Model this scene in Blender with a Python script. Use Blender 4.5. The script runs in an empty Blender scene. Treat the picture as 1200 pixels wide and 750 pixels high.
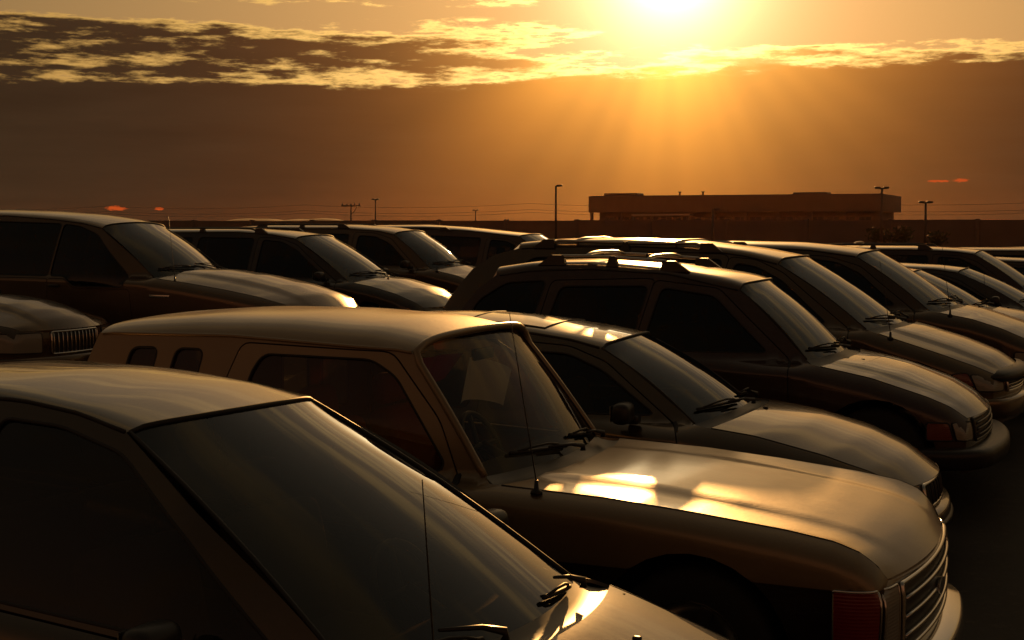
import bpy, bmesh, math, random
import numpy as np
from mathutils import Vector, Matrix
from mathutils.geometry import delaunay_2d_cdt
random.seed(7); np.random.seed(7)
R = math.radians
SC = bpy.context.scene
COL = SC.collection

# ------------------------------------------------------------------ camera
CAMH = 2.191
cd = bpy.data.cameras.new('camera'); cam = bpy.data.objects.new('camera', cd); COL.objects.link(cam)
cd.sensor_width = 36; cd.lens = 50.0; cd.clip_start = .05; cd.clip_end = 9000
cam.location = (0, 0, CAMH)
cam.rotation_euler = (R(90-3.847), 0, R(22.99))
SC.camera = cam

# ------------------------------------------------------------------ world, sun, exposure
SUN_AZ, SUN_EL = R(16.7), R(10.2)            # left of +Y, above the horizon
SC.view_settings.view_transform = 'Standard'; SC.view_settings.look = 'None'
SC.view_settings.exposure = 0; SC.view_settings.gamma = 1
SUN_DIR = Vector((-math.sin(SUN_AZ)*math.cos(SUN_EL), math.cos(SUN_AZ)*math.cos(SUN_EL), math.sin(SUN_EL)))
try:
    SC.cycles.use_denoising = True
    SC.cycles.max_bounces = 10; SC.cycles.transparent_max_bounces = 16
    SC.cycles.glossy_bounces = 4; SC.cycles.diffuse_bounces = 3; SC.cycles.volume_bounces = 0
    SC.cycles.sample_clamp_indirect = 4.0
    SC.cycles.volume_step_rate = 4
except Exception: pass

class NT:
    """small helper for node trees"""
    def __init__(s, tree): s.t = tree; s.n = tree.nodes; s.l = tree.links
    def node(s, typ, **k):
        n = s.n.new(typ)
        for a, v in k.items(): setattr(n, a, v)
        return n
    def put(s, sock, v):
        if hasattr(v, 'is_linked') or isinstance(v, bpy.types.NodeSocket): s.l.new(v, sock)
        elif v is not None: sock.default_value = v
    def math(s, op, a, b=None, c=None, clamp=False):
        n = s.node('ShaderNodeMath', operation=op); n.use_clamp = clamp
        s.put(n.inputs[0], a)
        if b is not None: s.put(n.inputs[1], b)
        if c is not None: s.put(n.inputs[2], c)
        return n.outputs[0]
    def vmath(s, op, a, b=None):
        n = s.node('ShaderNodeVectorMath', operation=op); s.put(n.inputs[0], a)
        if b is not None: s.put(n.inputs[1], b)
        return n.outputs['Value'] if op in ('DOT_PRODUCT', 'LENGTH') else n.outputs[0]
    def step(s, x, a, b):
        n = s.node('ShaderNodeMapRange', interpolation_type='SMOOTHSTEP'); n.clamp = True
        s.put(n.inputs['Value'], x); s.put(n.inputs['From Min'], a); s.put(n.inputs['From Max'], b)
        return n.outputs[0]
    def mix(s, f, a, b, mode='MIX'):
        n = s.node('ShaderNodeMix', data_type='RGBA', blend_type=mode); n.clamp_factor = True
        s.put(n.inputs[0], f); s.put(n.inputs[6], a); s.put(n.inputs[7], b)
        return n.outputs[2]
    def scale(s, col, f):
        n = s.node('ShaderNodeVectorMath', operation='SCALE'); s.put(n.inputs[0], col); s.put(n.inputs['Scale'], f)
        return n.outputs[0]
    def noise(s, vec, scale, detail=4, rough=.55, w=None):
        n = s.node('ShaderNodeTexNoise'); s.put(n.inputs['Vector'], vec)
        n.inputs['Scale'].default_value = scale; n.inputs['Detail'].default_value = detail; n.inputs['Roughness'].default_value = rough
        return n.outputs['Fac']
    def comb(s, x, y, z):
        n = s.node('ShaderNodeCombineXYZ'); s.put(n.inputs[0], x); s.put(n.inputs[1], y); s.put(n.inputs[2], z); return n.outputs[0]

def build_world():
    w = bpy.data.worlds.new('World'); SC.world = w; w.use_nodes = True
    t = NT(w.node_tree); t.n.clear()
    out = t.node('ShaderNodeOutputWorld'); bg = t.node('ShaderNodeBackground')
    t.l.new(bg.outputs[0], out.inputs[0])
    sky = t.node('ShaderNodeTexSky'); sky.sky_type = 'NISHITA'; sky.sun_disc = False
    sky.sun_elevation = SUN_EL; sky.sun_rotation = -SUN_AZ
    sky.air_density = 1.6; sky.dust_density = 4.0; sky.ozone_density = 1.0
    co = t.node('ShaderNodeTexCoord'); d = t.vmath('NORMALIZE', co.outputs['Generated'])
    sp = t.node('ShaderNodeSeparateXYZ'); t.l.new(d, sp.inputs[0])
    el = t.math('ARCSINE', sp.outputs[2])
    ang = t.math('ARCCOSINE', t.math('MINIMUM', t.vmath('DOT_PRODUCT', d, tuple(SUN_DIR)), .99999))
    az = t.math('ARCTAN2', sp.outputs[0], sp.outputs[1])          # 0 along +Y, + to the right
    eld = t.math('MULTIPLY', el, 180/math.pi); azd = t.math('MULTIPLY', az, 180/math.pi)
    angd = t.math('MULTIPLY', ang, 180/math.pi)
    # clear sky: Nishita, warm white balance
    E = lambda k: t.math('POWER', 2.71828, t.math('MULTIPLY', angd, -1/k))
    clear = t.mix(1.0, t.scale(sky.outputs[0], .008), (1.35, .85, .50, 1), 'MULTIPLY')
    up = t.step(t.math('MULTIPLY_ADD', E(14.0), -6.0, eld), 8.5, 17.0)
    gold = t.scale((.94, .61, .25), t.math('MULTIPLY_ADD', E(34.0), .70, .02))
    grey = t.scale((.64, .52, .35), t.math('MULTIPLY_ADD', E(36.0), .60, .02))
    clear = t.vmath('ADD', clear, t.mix(up, gold, grey))
    # thin high streaks overhead, lit from the sun's side
    pz = t.math('ADD', t.math('MAXIMUM', sp.outputs[2], 0.0), .09)
    cir = t.noise(t.comb(t.math('DIVIDE', sp.outputs[0], pz), t.math('MULTIPLY', t.math('DIVIDE', sp.outputs[1], pz), 2.6), 4.2), 1.15, 7, .60)
    cir = t.math('MULTIPLY', t.step(cir, .46, .66), t.math('MULTIPLY', t.step(eld, 10.5, 15.0), t.step(eld, 75.0, 50.0)))
    clear = t.mix(t.math('MULTIPLY', cir, .85), t.scale(clear, .72), t.scale((1.0, .64, .27), t.math('MULTIPLY_ADD', E(24.0), 1.3, .03)))
    # clouds: a long flat bank along the whole horizon, broken strips above it
    xs, ys, zs = sp.outputs
    v1 = t.comb(t.math('MULTIPLY', xs, 2.6), t.math('MULTIPLY', ys, 2.6), t.math('MULTIPLY', zs, 20))
    n_big = t.noise(v1, 1.3, 5, .55)
    v2 = t.comb(t.math('MULTIPLY', xs, 4.2), t.math('MULTIPLY', ys, 4.2), t.math('MULTIPLY', zs, 42))
    n_str = t.noise(t.vmath('ADD', v2, (3.1, 7.7, 1.3)), 1.45, 10, .62)
    v3 = t.comb(t.math('MULTIPLY', xs, 5.0), t.math('MULTIPLY', ys, 5.0), t.math('MULTIPLY', zs, 26))
    n_fine = t.noise(t.vmath('ADD', v3, (9.1, 2.7, 5.3)), 6.0, 7, .66)
    left = t.step(azd, -16.5, -27.0)                      # more cloud to the left of the sun
    edge = t.math('ADD', t.math('MULTIPLY_ADD', left, -.62, 6.15), t.math('MULTIPLY', t.math('SUBTRACT', n_big, .5), 1.3))
    edge = t.math('ADD', edge, t.math('MULTIPLY', t.math('SUBTRACT', n_fine, .5), 1.3))
    bank = t.step(t.math('SUBTRACT', edge, eld), -.30, .42)
    env = t.math('MULTIPLY', t.step(eld, 5.0, 6.0), t.step(eld, 8.6, 7.0))
    env2 = t.math('MULTIPLY', t.step(eld, 8.2, 8.9), t.step(eld, 11.0, 9.2))
    cov = t.math('MULTIPLY', env, t.math('MULTIPLY_ADD', left, .305, .02))
    cov = t.math('MAXIMUM', cov, t.math('MULTIPLY', env2, t.math('MULTIPLY', left, .15)))
    cov = t.math('MAXIMUM', cov, t.math('MULTIPLY', t.math('MULTIPLY', t.step(eld, 7.3, 6.7), t.step(eld, 5.0, 6.0)), .20))
    s_raw = t.math('ADD', n_str, t.math('MULTIPLY', t.math('SUBTRACT', n_fine, .5), .62))
    strip = t.step(t.math('ADD', s_raw, cov), .54, .94)
    strip = t.math('MULTIPLY', strip, t.step(cov, .02, .10))
    dens = t.math('MAXIMUM', bank, strip)
    # light through thin cloud: bright near the sun, gold further off
    rim = t.vmath('ADD', t.scale((1.0, .62, .18), t.math('MULTIPLY', E(8.0), 3.0)), t.scale((1.0, .53, .13), t.math('MULTIPLY', E(50.0), .68)))
    tex = t.math('MULTIPLY_ADD', t.math('SUBTRACT', n_str, .5), .9, 1.0)
    dark = t.scale((.040, .0225, .0105), tex)
    # forward scattering of the sun through the bank, in soft rays fanning out below it
    pol = t.math('ARCTAN2', t.math('SUBTRACT', azd, -16.7), t.math('SUBTRACT', eld, 10.2))
    rays = t.noise(t.comb(t.math('COSINE', pol), t.math('SINE', pol), .3), 2.4, 2, .5)
    rays = t.math('MULTIPLY_ADD', t.math('SUBTRACT', rays, .5), 1.15, 1.0)
    sca = t.vmath('ADD', t.scale((1.0, .48, .055), t.math('MULTIPLY', E(2.9), 5.6)), t.scale((.74, .085, .010), t.math('MULTIPLY', E(4.8), 1.3)))
    dark = t.vmath('ADD', dark, t.scale(sca, rays))
    col = t.mix(t.step(dens, .02, .24), clear, rim)
    col = t.mix(t.step(dens, .16, .78), col, dark)
    # unseen rosy belt opposite the sunset, added to lift and redden the car sides
    belt = t.math('MULTIPLY', t.step(angd, 65.0, 130.0), t.step(eld, 40.0, 4.0))
    col = t.vmath('ADD', col, t.scale((.125, .044, .019), belt))
    # the sun's aureole in front of everything
    a2 = t.math('MULTIPLY', angd, angd)
    g1 = t.scale((1.0, .86, .52), t.math('ADD', t.math('MULTIPLY', E(1.5), 5.0), t.math('MULTIPLY', t.math('POWER', 2.718, t.math('MULTIPLY', a2, -1/.5)), 12.0)))
    g2 = t.scale((1.0, .62, .20), t.math('MULTIPLY', E(3.8), .62))
    glow = t.scale(t.vmath('ADD', g1, g2), t.math('MULTIPLY_ADD', bank, -.72, 1.0))
    col = t.vmath('ADD', col, glow)
    # small fiery gaps low in the bank
    n_gap = t.noise(t.comb(t.math('MULTIPLY', xs, 1.0), t.math('MULTIPLY', ys, 1.0), t.math('MULTIPLY', zs, 3.0)), 240, 3, .6)
    def gap(a0, e0, w, h):
        q = t.math('ADD', t.math('POWER', t.math('DIVIDE', t.math('SUBTRACT', azd, a0), w), 2.0), t.math('POWER', t.math('DIVIDE', t.math('SUBTRACT', eld, e0), h), 2.0))
        q = t.math('ADD', q, t.math('MULTIPLY', t.math('SUBTRACT', n_gap, .5), 3.4))
        return t.step(q, 1.1, .35)
    for a0, e0, w, h in ((-38.5, .62, .40, .10), (-36.9, .60, .20, .07), (-5.55, 1.68, .30, .075), (-6.4, 1.66, .5, .05)):
        col = t.mix(t.math('MULTIPLY', gap(a0, e0, w, h), .9), col, (.55, .075, .012, 1))
    t.l.new(col, bg.inputs[0]); bg.inputs[1].default_value = 1.0
    try: w.cycles.sampling_method = 'MANUAL'; w.cycles.sample_map_resolution = 2048
    except Exception: pass
build_world()
sl = bpy.data.lights.new('sun', 'SUN'); so = bpy.data.objects.new('sun', sl); COL.objects.link(so)
sl.energy = 4.6; sl.angle = R(.53); sl.color = (1.0, .49, .14)
so.rotation_euler = SUN_DIR.to_track_quat('Z', 'Y').to_euler()

# ------------------------------------------------------------------ materials
MATS = {}
def principled(name, color, rough=.5, metal=0.0, coat=0.0, coat_rough=.05, spec=.5):
    m = bpy.data.materials.new(name); m.use_nodes = True; t = NT(m.node_tree)
    b = m.node_tree.nodes['Principled BSDF']
    b.inputs['Base Color'].default_value = (*color, 1); b.inputs['Roughness'].default_value = rough
    b.inputs['Metallic'].default_value = metal; b.inputs['Coat Weight'].default_value = coat
    b.inputs['Coat Roughness'].default_value = coat_rough; b.inputs['Specular IOR Level'].default_value = spec
    MATS[name] = m
    return m, t, b
def paint(name, color, metal=.35, rough=.38, coat=.7, dust=.5, coat_rough=.09, low_tone=None, grain=.025):
    """car paint with uneven dust over the clear coat"""
    m, t, b = principled(name, color, rough, metal, coat, coat_rough)
    co = t.node('ShaderNodeTexCoord')
    n1 = t.noise(co.outputs['Object'], 2.2, 6, .6); n2 = t.noise(co.outputs['Object'], 60, 4, .7)
    mp = t.node('ShaderNodeMapping'); mp.inputs['Scale'].default_value = (5, 40, 40); t.l.new(co.outputs['Object'], mp.inputs[0])
    n3 = t.noise(mp.outputs[0], 2.5, 5, .65)
    f = t.math('MULTIPLY', t.math('ADD', t.step(n1, .35, .7), t.math('MULTIPLY', t.step(n3, .4, .7), .8)), dust*.5, clamp=True)
    basec = (*color, 1)
    if low_tone:  # base colour darker and less dusty below the given height
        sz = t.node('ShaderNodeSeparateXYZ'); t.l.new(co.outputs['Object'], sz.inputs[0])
        basec = t.mix(t.step(sz.outputs[2], low_tone[0]-.004, low_tone[0]+.001), (*low_tone[1], 1), basec)
        f = t.math('MULTIPLY', f, t.math('MULTIPLY_ADD', t.step(sz.outputs[2], low_tone[0]-.004, low_tone[0]), .75, .25))
    dirt = t.mix(f, basec, (.30, .23, .145, 1))
    t.l.new(dirt, b.inputs['Base Color'])
    t.l.new(t.math('MULTIPLY_ADD', f, .25, rough), b.inputs['Roughness'])
    t.l.new(t.math('MULTIPLY_ADD', f, .10, coat_rough), b.inputs['Coat Roughness'])
    bp = t.node('ShaderNodeBump'); bp.inputs['Strength'].default_value = grain; bp.inputs['Distance'].default_value = .01
    t.l.new(t.math('ADD', n2, t.math('MULTIPLY', n1, 2)), bp.inputs['Height']); t.l.new(bp.outputs[0], b.inputs['Normal'])
    return m
def glass(name, tint, ior=1.5, rough=.0, dust=.0, dustcol=(.5, .42, .3), refl=1.2):
    """thin sheet: tinted see-through plus mirror reflection, optional dust film"""
    m = bpy.data.materials.new(name); m.use_nodes = True; t = NT(m.node_tree); t.n.clear()
    out = t.node('ShaderNodeOutputMaterial')
    tr = t.node('ShaderNodeBsdfTransparent'); tr.inputs[0].default_value = (*tint, 1)
    gl = t.node('ShaderNodeBsdfGlossy'); gl.inputs['Roughness'].default_value = rough
    gl.inputs[0].default_value = (.95, .97, 1, 1)
    fr = t.node('ShaderNodeFresnel'); fr.inputs[0].default_value = ior
    co = t.node('ShaderNodeTexCoord')
    n1 = t.noise(co.outputs['Object'], 3.0, 6, .6)
    mx = t.node('ShaderNodeMixShader')
    t.l.new(t.math('MULTIPLY', fr.outputs[0], refl, clamp=True), mx.inputs[0]); t.l.new(tr.outputs[0], mx.inputs[1]); t.l.new(gl.outputs[0], mx.inputs[2])
    last = mx.outputs[0]
    if dust:
        n2 = t.noise(co.outputs['Object'], 130, 3, .8)
        df = t.node('ShaderNodeBsdfDiffuse'); df.inputs[0].default_value = (*dustcol, 1)
        tl = t.node('ShaderNodeBsdfTranslucent'); tl.inputs[0].default_value = (*dustcol, 1)
        ad = t.node('ShaderNodeMixShader'); ad.inputs[0].default_value = .6
        t.l.new(df.outputs[0], ad.inputs[1]); t.l.new(tl.outputs[0], ad.inputs[2])
        f = t.math('MULTIPLY', t.math('MULTIPLY_ADD', t.step(n2, .42, .7), 1.6, t.step(n1, .3, .8)), dust, clamp=True)
        m2 = t.node('ShaderNodeMixShader'); t.l.new(f, m2.inputs[0]); t.l.new(last, m2.inputs[1]); t.l.new(ad.outputs[0], m2.inputs[2]); last = m2.outputs[0]
    t.l.new(last, out.inputs[0]); MATS[name] = m
    return m
GLASS_WS = glass('windshield_glass', (.50, .47, .36), dust=.010)
GLASS_CLEAR = glass('clear_windshield_glass', (.88, .84, .72), dust=.008, refl=.6)
GLASS_SIDE = glass('tinted_side_glass', (.34, .30, .24), dust=.02)
GLASS_DARK = glass('dark_tinted_glass', (.07, .055, .045), dust=.006)
GLASS_DUSTY = glass('dusty_side_glass', (.6, .55, .42), dust=1.0, dustcol=(.92, .68, .30))
RUBBER = principled('black_rubber', (.018, .016, .015), .55)[0]
PLASTIC = principled('black_plastic', (.025, .023, .021), .38)[0]
DARKTRIM = principled('dark_interior', (.03, .024, .02), .8)[0]
CHROME = principled('chrome', (.75, .72, .68), .16, 1.0)[0]
STEEL = principled('brushed_aluminium', (.5, .48, .44), .3, 1.0)[0]
LENS = principled('headlight_lens', (.30, .27, .22), .12, 0, 1.0, .03)[0]
AMBER = principled('amber_lens', (.20, .028, .010), .15, 0, 1.0, .03)[0]
REDLENS = principled('red_lens', (.22, .012, .012), .15, 0, 1.0, .03)[0]
for _m in (LENS, AMBER, REDLENS):
    _t = NT(_m.node_tree); _c = _t.node('ShaderNodeTexCoord'); _w = _t.node('ShaderNodeTexWave', wave_type='BANDS', bands_direction='Z')
    _w.inputs['Scale'].default_value = 22; _w.inputs['Distortion'].default_value = .3; _t.l.new(_c.outputs['Object'], _w.inputs['Vector'])
    _b = _t.node('ShaderNodeBump'); _b.inputs['Strength'].default_value = .15; _b.inputs['Distance'].default_value = .01
    _t.l.new(_w.outputs['Fac'], _b.inputs['Height']); _t.l.new(_b.outputs[0], _m.node_tree.nodes['Principled BSDF'].inputs['Normal'])
TYRE = principled('tyre_rubber', (.02, .019, .018), .85)[0]
REDCLOTH = principled('red_seat_cloth', (.36, .04, .02), .9)[0]
PURPLE = principled('magenta_cloth', (.34, .02, .10), .9)[0]
GREYCLOTH = principled('grey_seat_cloth', (.10, .085, .07), .9)[0]
PALECLOTH = principled('pale_blue_cloth', (.78, .82, .78), .9)[0]

# ------------------------------------------------------------------ object helpers
def link(name, me, mat=None, parent=None):
    o = bpy.data.objects.new(name, me); COL.objects.link(o)
    if mat is not None and not me.materials: me.materials.append(mat)
    if parent is not None: o.parent = parent
    return o
def empty(name, loc=(0, 0, 0), rz=0.0, rx=0.0):
    o = bpy.data.objects.new(name, None); COL.objects.link(o); o.location = loc; o.rotation_euler = (rx, 0, rz); o.empty_display_size = .2
    return o
def tag(o, label=None, cat=None, group=None, kind=None):
    if label: o['label'] = label
    if cat: o['category'] = cat
    if group: o['group'] = group
    if kind: o['kind'] = kind
    return o
class MB:
    """collects geometry for ONE mesh object"""
    def __init__(s): s.v = []; s.f = []; s.sm = []
    def add(s, vs, fs, smooth=True):
        k = len(s.v); s.v += [tuple(map(float, p)) for p in vs]; s.f += [tuple(int(i)+k for i in f) for f in fs]; s.sm += [smooth]*len(fs)
        return s
    def grid(s, fn, nu, nv, smooth=True, closeu=False, flip=False):
        vs = [fn(i/nu, j/nv) for i in range(nu+(0 if closeu else 1)) for j in range(nv+1)]
        fs = []; n = nu if closeu else nu+1
        for i in range(nu):
            for j in range(nv):
                a, b = i*(nv+1)+j, ((i+1) % n)*(nv+1)+j
                q = (a, b, b+1, a+1); fs.append(q[::-1] if flip else q)
        return s.add(vs, fs, smooth)
    def tube(s, pts, r, n=8, cap=True, closed=False, smooth=True):
        P = [Vector(p) for p in pts]; m = len(P); rs = r if hasattr(r, '__len__') else [r]*m
        vs = []; up = None
        for i in range(m):
            a = P[i-1] if (i > 0 or closed) else P[0]; b = P[(i+1) % m] if (i < m-1 or closed) else P[-1]
            t = (b-a); t = t.normalized() if t.length > 1e-9 else Vector((0, 0, 1))
            if up is None: up = t.orthogonal().normalized()
            else:
                up = up - t*up.dot(t); up = up.normalized() if up.length > 1e-6 else t.orthogonal().normalized()
            w = t.cross(up)
            for k in range(n):
                q = 2*math.pi*k/n; vs.append(P[i] + (up*math.cos(q)+w*math.sin(q))*rs[i])
        fs = []
        for i in range(m if closed else m-1):
            for k in range(n):
                j = (i+1) % m; fs.append((i*n+k, i*n+(k+1) % n, j*n+(k+1) % n, j*n+k))
        if cap and not closed:
            fs.append(tuple(range(n))[::-1]); fs.append(tuple((m-1)*n+k for k in range(n)))
        return s.add(vs, fs, smooth)
    def box(s, c, d, rot=None, b=0.0):
        c = Vector(c); h = Vector(d)/2
        if b <= 0:
            vs = [Vector((x*h.x, y*h.y, z*h.z)) for x in (-1, 1) for y in (-1, 1) for z in (-1, 1)]
            fs = [(0, 1, 3, 2), (4, 6, 7, 5), (0, 4, 5, 1), (2, 3, 7, 6), (0, 2, 6, 4), (1, 5, 7, 3)]
        else:
            bm = bmesh.new(); bmesh.ops.create_cube(bm, size=1)
            for v in bm.verts: v.co = Vector((v.co.x*d[0], v.co.y*d[1], v.co.z*d[2]))
            bmesh.ops.bevel(bm, geom=bm.edges[:], offset=b, segments=3, affect='EDGES', profile=.5)
            bm.verts.index_update(); vs = [v.co.copy() for v in bm.verts]; fs = [tuple(v.index for v in f.verts) for f in bm.faces]; bm.free()
        if rot is not None: vs = [rot @ v for v in vs]
        return s.add([v+c for v in vs], fs, b > 0)
    def lathe(s, prof, c, axis='y', n=24):
        vs = []; fs = []; m = len(prof)
        for i in range(n):
            q = 2*math.pi*i/n
            for (r, h) in prof:
                if axis == 'y': vs.append((c[0]+r*math.cos(q), c[1]+h, c[2]+r*math.sin(q)))
                else: vs.append((c[0]+r*math.cos(q), c[1]+r*math.sin(q), c[2]+h))
        for i in range(n):
            for j in range(m-1):
                a = i*m+j; b = ((i+1) % n)*m+j; fs.append((a, b, b+1, a+1))
        return s.add(vs, fs, True)
    def mesh(s, name):
        me = bpy.data.meshes.new(name); me.from_pydata(s.v, [], s.f); me.polygons.foreach_set('use_smooth', s.sm); me.update()
        return me
    def build(s, name, mat, parent=None): return link(name, s.mesh(name), mat, parent)

def inpoly(P, poly):
    P = np.asarray(P); x, y = P[:, 0], P[:, 1]; r = np.zeros(len(P), bool); n = len(poly)
    for i in range(n):
        x1, y1 = poly[i]; x2, y2 = poly[(i+1) % n]
        c = ((y1 > y) != (y2 > y))
        with np.errstate(divide='ignore', invalid='ignore'): xi = (x2-x1)*(y-y1)/(y2-y1)+x1
        r ^= c & (x < xi)
    return r
def resample(poly, step):
    out = []; n = len(poly)
    for i in range(n):
        a = np.array(poly[i], float); b = np.array(poly[(i+1) % n], float); k = max(1, int(math.ceil(np.linalg.norm(b-a)/step)))
        out += [tuple(a+(b-a)*j/k) for j in range(k)]
    return out
def fillet(poly, r, n=5):
    out = []; m = len(poly)
    for i in range(m):
        a, p, b = (np.array(poly[k % m], float) for k in (i-1, i, i+1))
        rr = r[i] if hasattr(r, '__len__') else r
        la, lb = np.linalg.norm(a-p), np.linalg.norm(b-p); q = min(rr, .45*la, .45*lb)
        if q < 1e-4: out.append(tuple(p)); continue
        s, e = p+(a-p)/la*q, p+(b-p)/lb*q
        for k in range(n+1):
            t = k/n; out.append(tuple((1-t)**2*s+2*t*(1-t)*p+t*t*e))
    return out
def area(poly):
    p = np.array(poly); return .5*np.sum(p[:, 0]*np.roll(p[:, 1], -1)-np.roll(p[:, 0], -1)*p[:, 1])
def inset_poly(poly, d):
    p = np.array(poly); sg = 1 if area(poly) > 0 else -1
    e = np.roll(p, -1, 0)-p; e /= (np.linalg.norm(e, axis=1)[:, None]+1e-12)
    nrm = np.stack([-e[:, 1], e[:, 0]], 1)*sg
    m = nrm+np.roll(nrm, 1, 0); m /= (np.linalg.norm(m, axis=1)[:, None]+1e-9)
    return [tuple(q) for q in p+m*d]
def patch_mesh(name, outer, holes, mapf, outward, step=.07, offset=0.0, flange=.014, ystep=None, extra=None):
    """a sheet cut to an outline (with openings) in a 2-D domain, laid on a smooth surface, its edges turned inwards"""
    ystep = ystep or step
    outer = resample(outer, step); holes = [resample(h, step*.8) for h in holes]
    pts = []; edges = []
    for lp in [outer]+holes:
        k = len(pts); pts += lp; edges += [(k+i, k+(i+1) % len(lp)) for i in range(len(lp))]
    B = np.array(pts); lo, hi = B.min(0), B.max(0)
    gx = np.arange(lo[0]+step*.37, hi[0], step); gy = np.arange(lo[1]+ystep*.41, hi[1], ystep)
    G = np.array([(x+(step*.5 if j % 2 else 0), y) for j, y in enumerate(gy) for x in gx]) if len(gx) and len(gy) else np.zeros((0, 2))
    if len(G):
        G = G[inpoly(G, outer)]
        for h in holes: G = G[~inpoly(G, h)] if len(G) else G
    if len(G):
        dm = np.sqrt(((G[:, None, :]-B[None])**2).sum(-1)).min(1); G = G[dm > .38*min(step, ystep)]
    if extra is not None and len(extra):
        X = np.array(extra); X = X[inpoly(X, outer)]
        for h in holes: X = X[~inpoly(X, h)] if len(X) else X
        if len(X):
            X = X[np.sqrt(((X[:, None, :]-B[None])**2).sum(-1)).min(1) > .0055]
            if len(G) and len(X): G = G[np.sqrt(((G[:, None, :]-X[None])**2).sum(-1)).min(1) > .026]
            G = np.concatenate([G, X]) if len(G) else X
    allp = pts+[tuple(g) for g in G]
    V, E, F, *_ = delaunay_2d_cdt([Vector(p) for p in allp], edges, [], 0, 1e-6)
    V = np.array([tuple(v) for v in V]); F = np.array([tuple(f) for f in F if len(f) == 3])
    c = V[F].mean(1); keep = inpoly(c, outer)
    for h in holes: keep &= ~inpoly(c, h)
    a, b, cc = V[F[:, 0]], V[F[:, 1]], V[F[:, 2]]
    keep &= np.abs((b[:, 0]-a[:, 0])*(cc[:, 1]-a[:, 1])-(b[:, 1]-a[:, 1])*(cc[:, 0]-a[:, 0])) > 1e-8
    F = F[keep]
    used = np.unique(F); remap = -np.ones(len(V), int); remap[used] = np.arange(len(used)); V = V[used]; F = remap[F]
    e = 2e-3; ow = np.array(outward, float)
    P = np.array([mapf(u, v) for u, v in V])
    N = np.cross(np.array([mapf(u+e, v) for u, v in V])-np.array([mapf(u-e, v) for u, v in V]), np.array([mapf(u, v+e) for u, v in V])-np.array([mapf(u, v-e) for u, v in V]))
    N /= (np.linalg.norm(N, axis=1)[:, None]+1e-12)
    sg = np.sign(N @ ow); sg[sg == 0] = 1; N *= sg[:, None]
    P = P+N*offset
    T = np.cross(P[F[:, 1]]-P[F[:, 0]], P[F[:, 2]]-P[F[:, 0]]); fl = (T*N[F[:, 0]]).sum(1) < 0; F[fl] = F[fl][:, ::-1]
    verts = [tuple(p) for p in P]; faces = [tuple(map(int, f)) for f in F]; norms = [tuple(n) for n in N]; nsurf = len(faces)
    if flange:
        cnt = {}
        for f in faces:
            for i in range(3): cnt[(f[i], f[(i+1) % 3])] = 1
        bd = [k for k in cnt if (k[1], k[0]) not in cnt]
        outn = {}
        for i, j in bd:
            d = np.cross(P[j]-P[i], N[i]); l = np.linalg.norm(d)
            if l > 1e-9:
                for q in (i, j): outn[q] = outn.get(q, 0)+d/l
        dup = {}
        for q, d in outn.items():
            d = d/(np.linalg.norm(d)+1e-9)
            k = len(verts); verts += [tuple(P[q]), tuple(P[q]-N[q]*flange)]; norms += [tuple(d)]*2; dup[q] = (k, k+1)
        for i, j in bd:
            if i in dup and j in dup: faces.append((dup[j][0], dup[i][0], dup[i][1], dup[j][1]))
    me = bpy.data.meshes.new(name); me.from_pydata(verts, [], faces); me.polygons.foreach_set('use_smooth', [True]*len(faces)); me.update()
    try: me.normals_split_custom_set_from_vertices(norms)
    except Exception: pass
    return me
def mirrored(me):
    m2 = me.copy(); n = len(m2.vertices)
    co = np.empty(n*3); m2.vertices.foreach_get('co', co); co = co.reshape(-1, 3); co[:, 1] *= -1
    m3 = bpy.data.meshes.new(me.name); m3.from_pydata([tuple(c) for c in co], [], [tuple(p.vertices)[::-1] for p in me.polygons])
    m3.polygons.foreach_set('use_smooth', [True]*len(m3.polygons)); m3.update()
    try:
        vn = [(0, 0, 1)]*n
        for l, cn in zip(me.loops, me.corner_normals): vn[l.vertex_index] = (cn.vector[0], -cn.vector[1], cn.vector[2])
        m3.normals_split_custom_set_from_vertices(vn)
    except Exception: pass
    for mt in me.materials: m3.materials.append(mt)
    bpy.data.meshes.remove(m2)
    return m3

class Prof:
    """smoothed piecewise profile"""
    def __init__(s, pts, sm=.06):
        p = np.array(sorted(pts), float); s.x = np.arange(p[0, 0]-.6, p[-1, 0]+.6, .01)
        y = np.interp(s.x, p[:, 0], p[:, 1])
        k0 = (p[1, 1]-p[0, 1])/(p[1, 0]-p[0, 0]); k1 = (p[-1, 1]-p[-2, 1])/(p[-1, 0]-p[-2, 0])
        y = np.where(s.x < p[0, 0], p[0, 1]+(s.x-p[0, 0])*k0, y); y = np.where(s.x > p[-1, 0], p[-1, 1]+(s.x-p[-1, 0])*k1, y)
        if sm > 0:
            w = max(1, int(sm/.01)); k = np.hanning(2*w+1); k /= k.sum(); yp = np.pad(y, w, mode='edge'); y = np.convolve(yp, k, 'valid')
        s.y = y.tolist(); s.x0 = float(s.x[0]); s.n = len(s.y)
    def __call__(s, x):
        f = (x-s.x0)*100; i = int(f); i = 0 if i < 0 else (s.n-2 if i > s.n-2 else i)
        t = f-i; t = 0 if t < 0 else (1 if t > 1 else t)
        return s.y[i]*(1-t)+s.y[i+1]*t
def sst(x, a, b):
    t = min(1, max(0, (x-a)/(b-a))); return t*t*(3-2*t)
def lerp(a, b, t): return a+(b-a)*t

# ------------------------------------------------------------------ ground height
RX = [0, 5, 16, 18, 20.4, 22.9, 26, 40]; RZ = [0, 0, .302, .24, .20, .14, .05, 0]
def gz(x, y):
    l = .357*min(1, max(0, (y-5)/13)); l = l if y < 30 else l*(1-sst(y, 30, 70))
    r = float(np.interp(y, RX, RZ))
    return lerp(l, r, sst(x, -9.5, -5.5))

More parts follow.
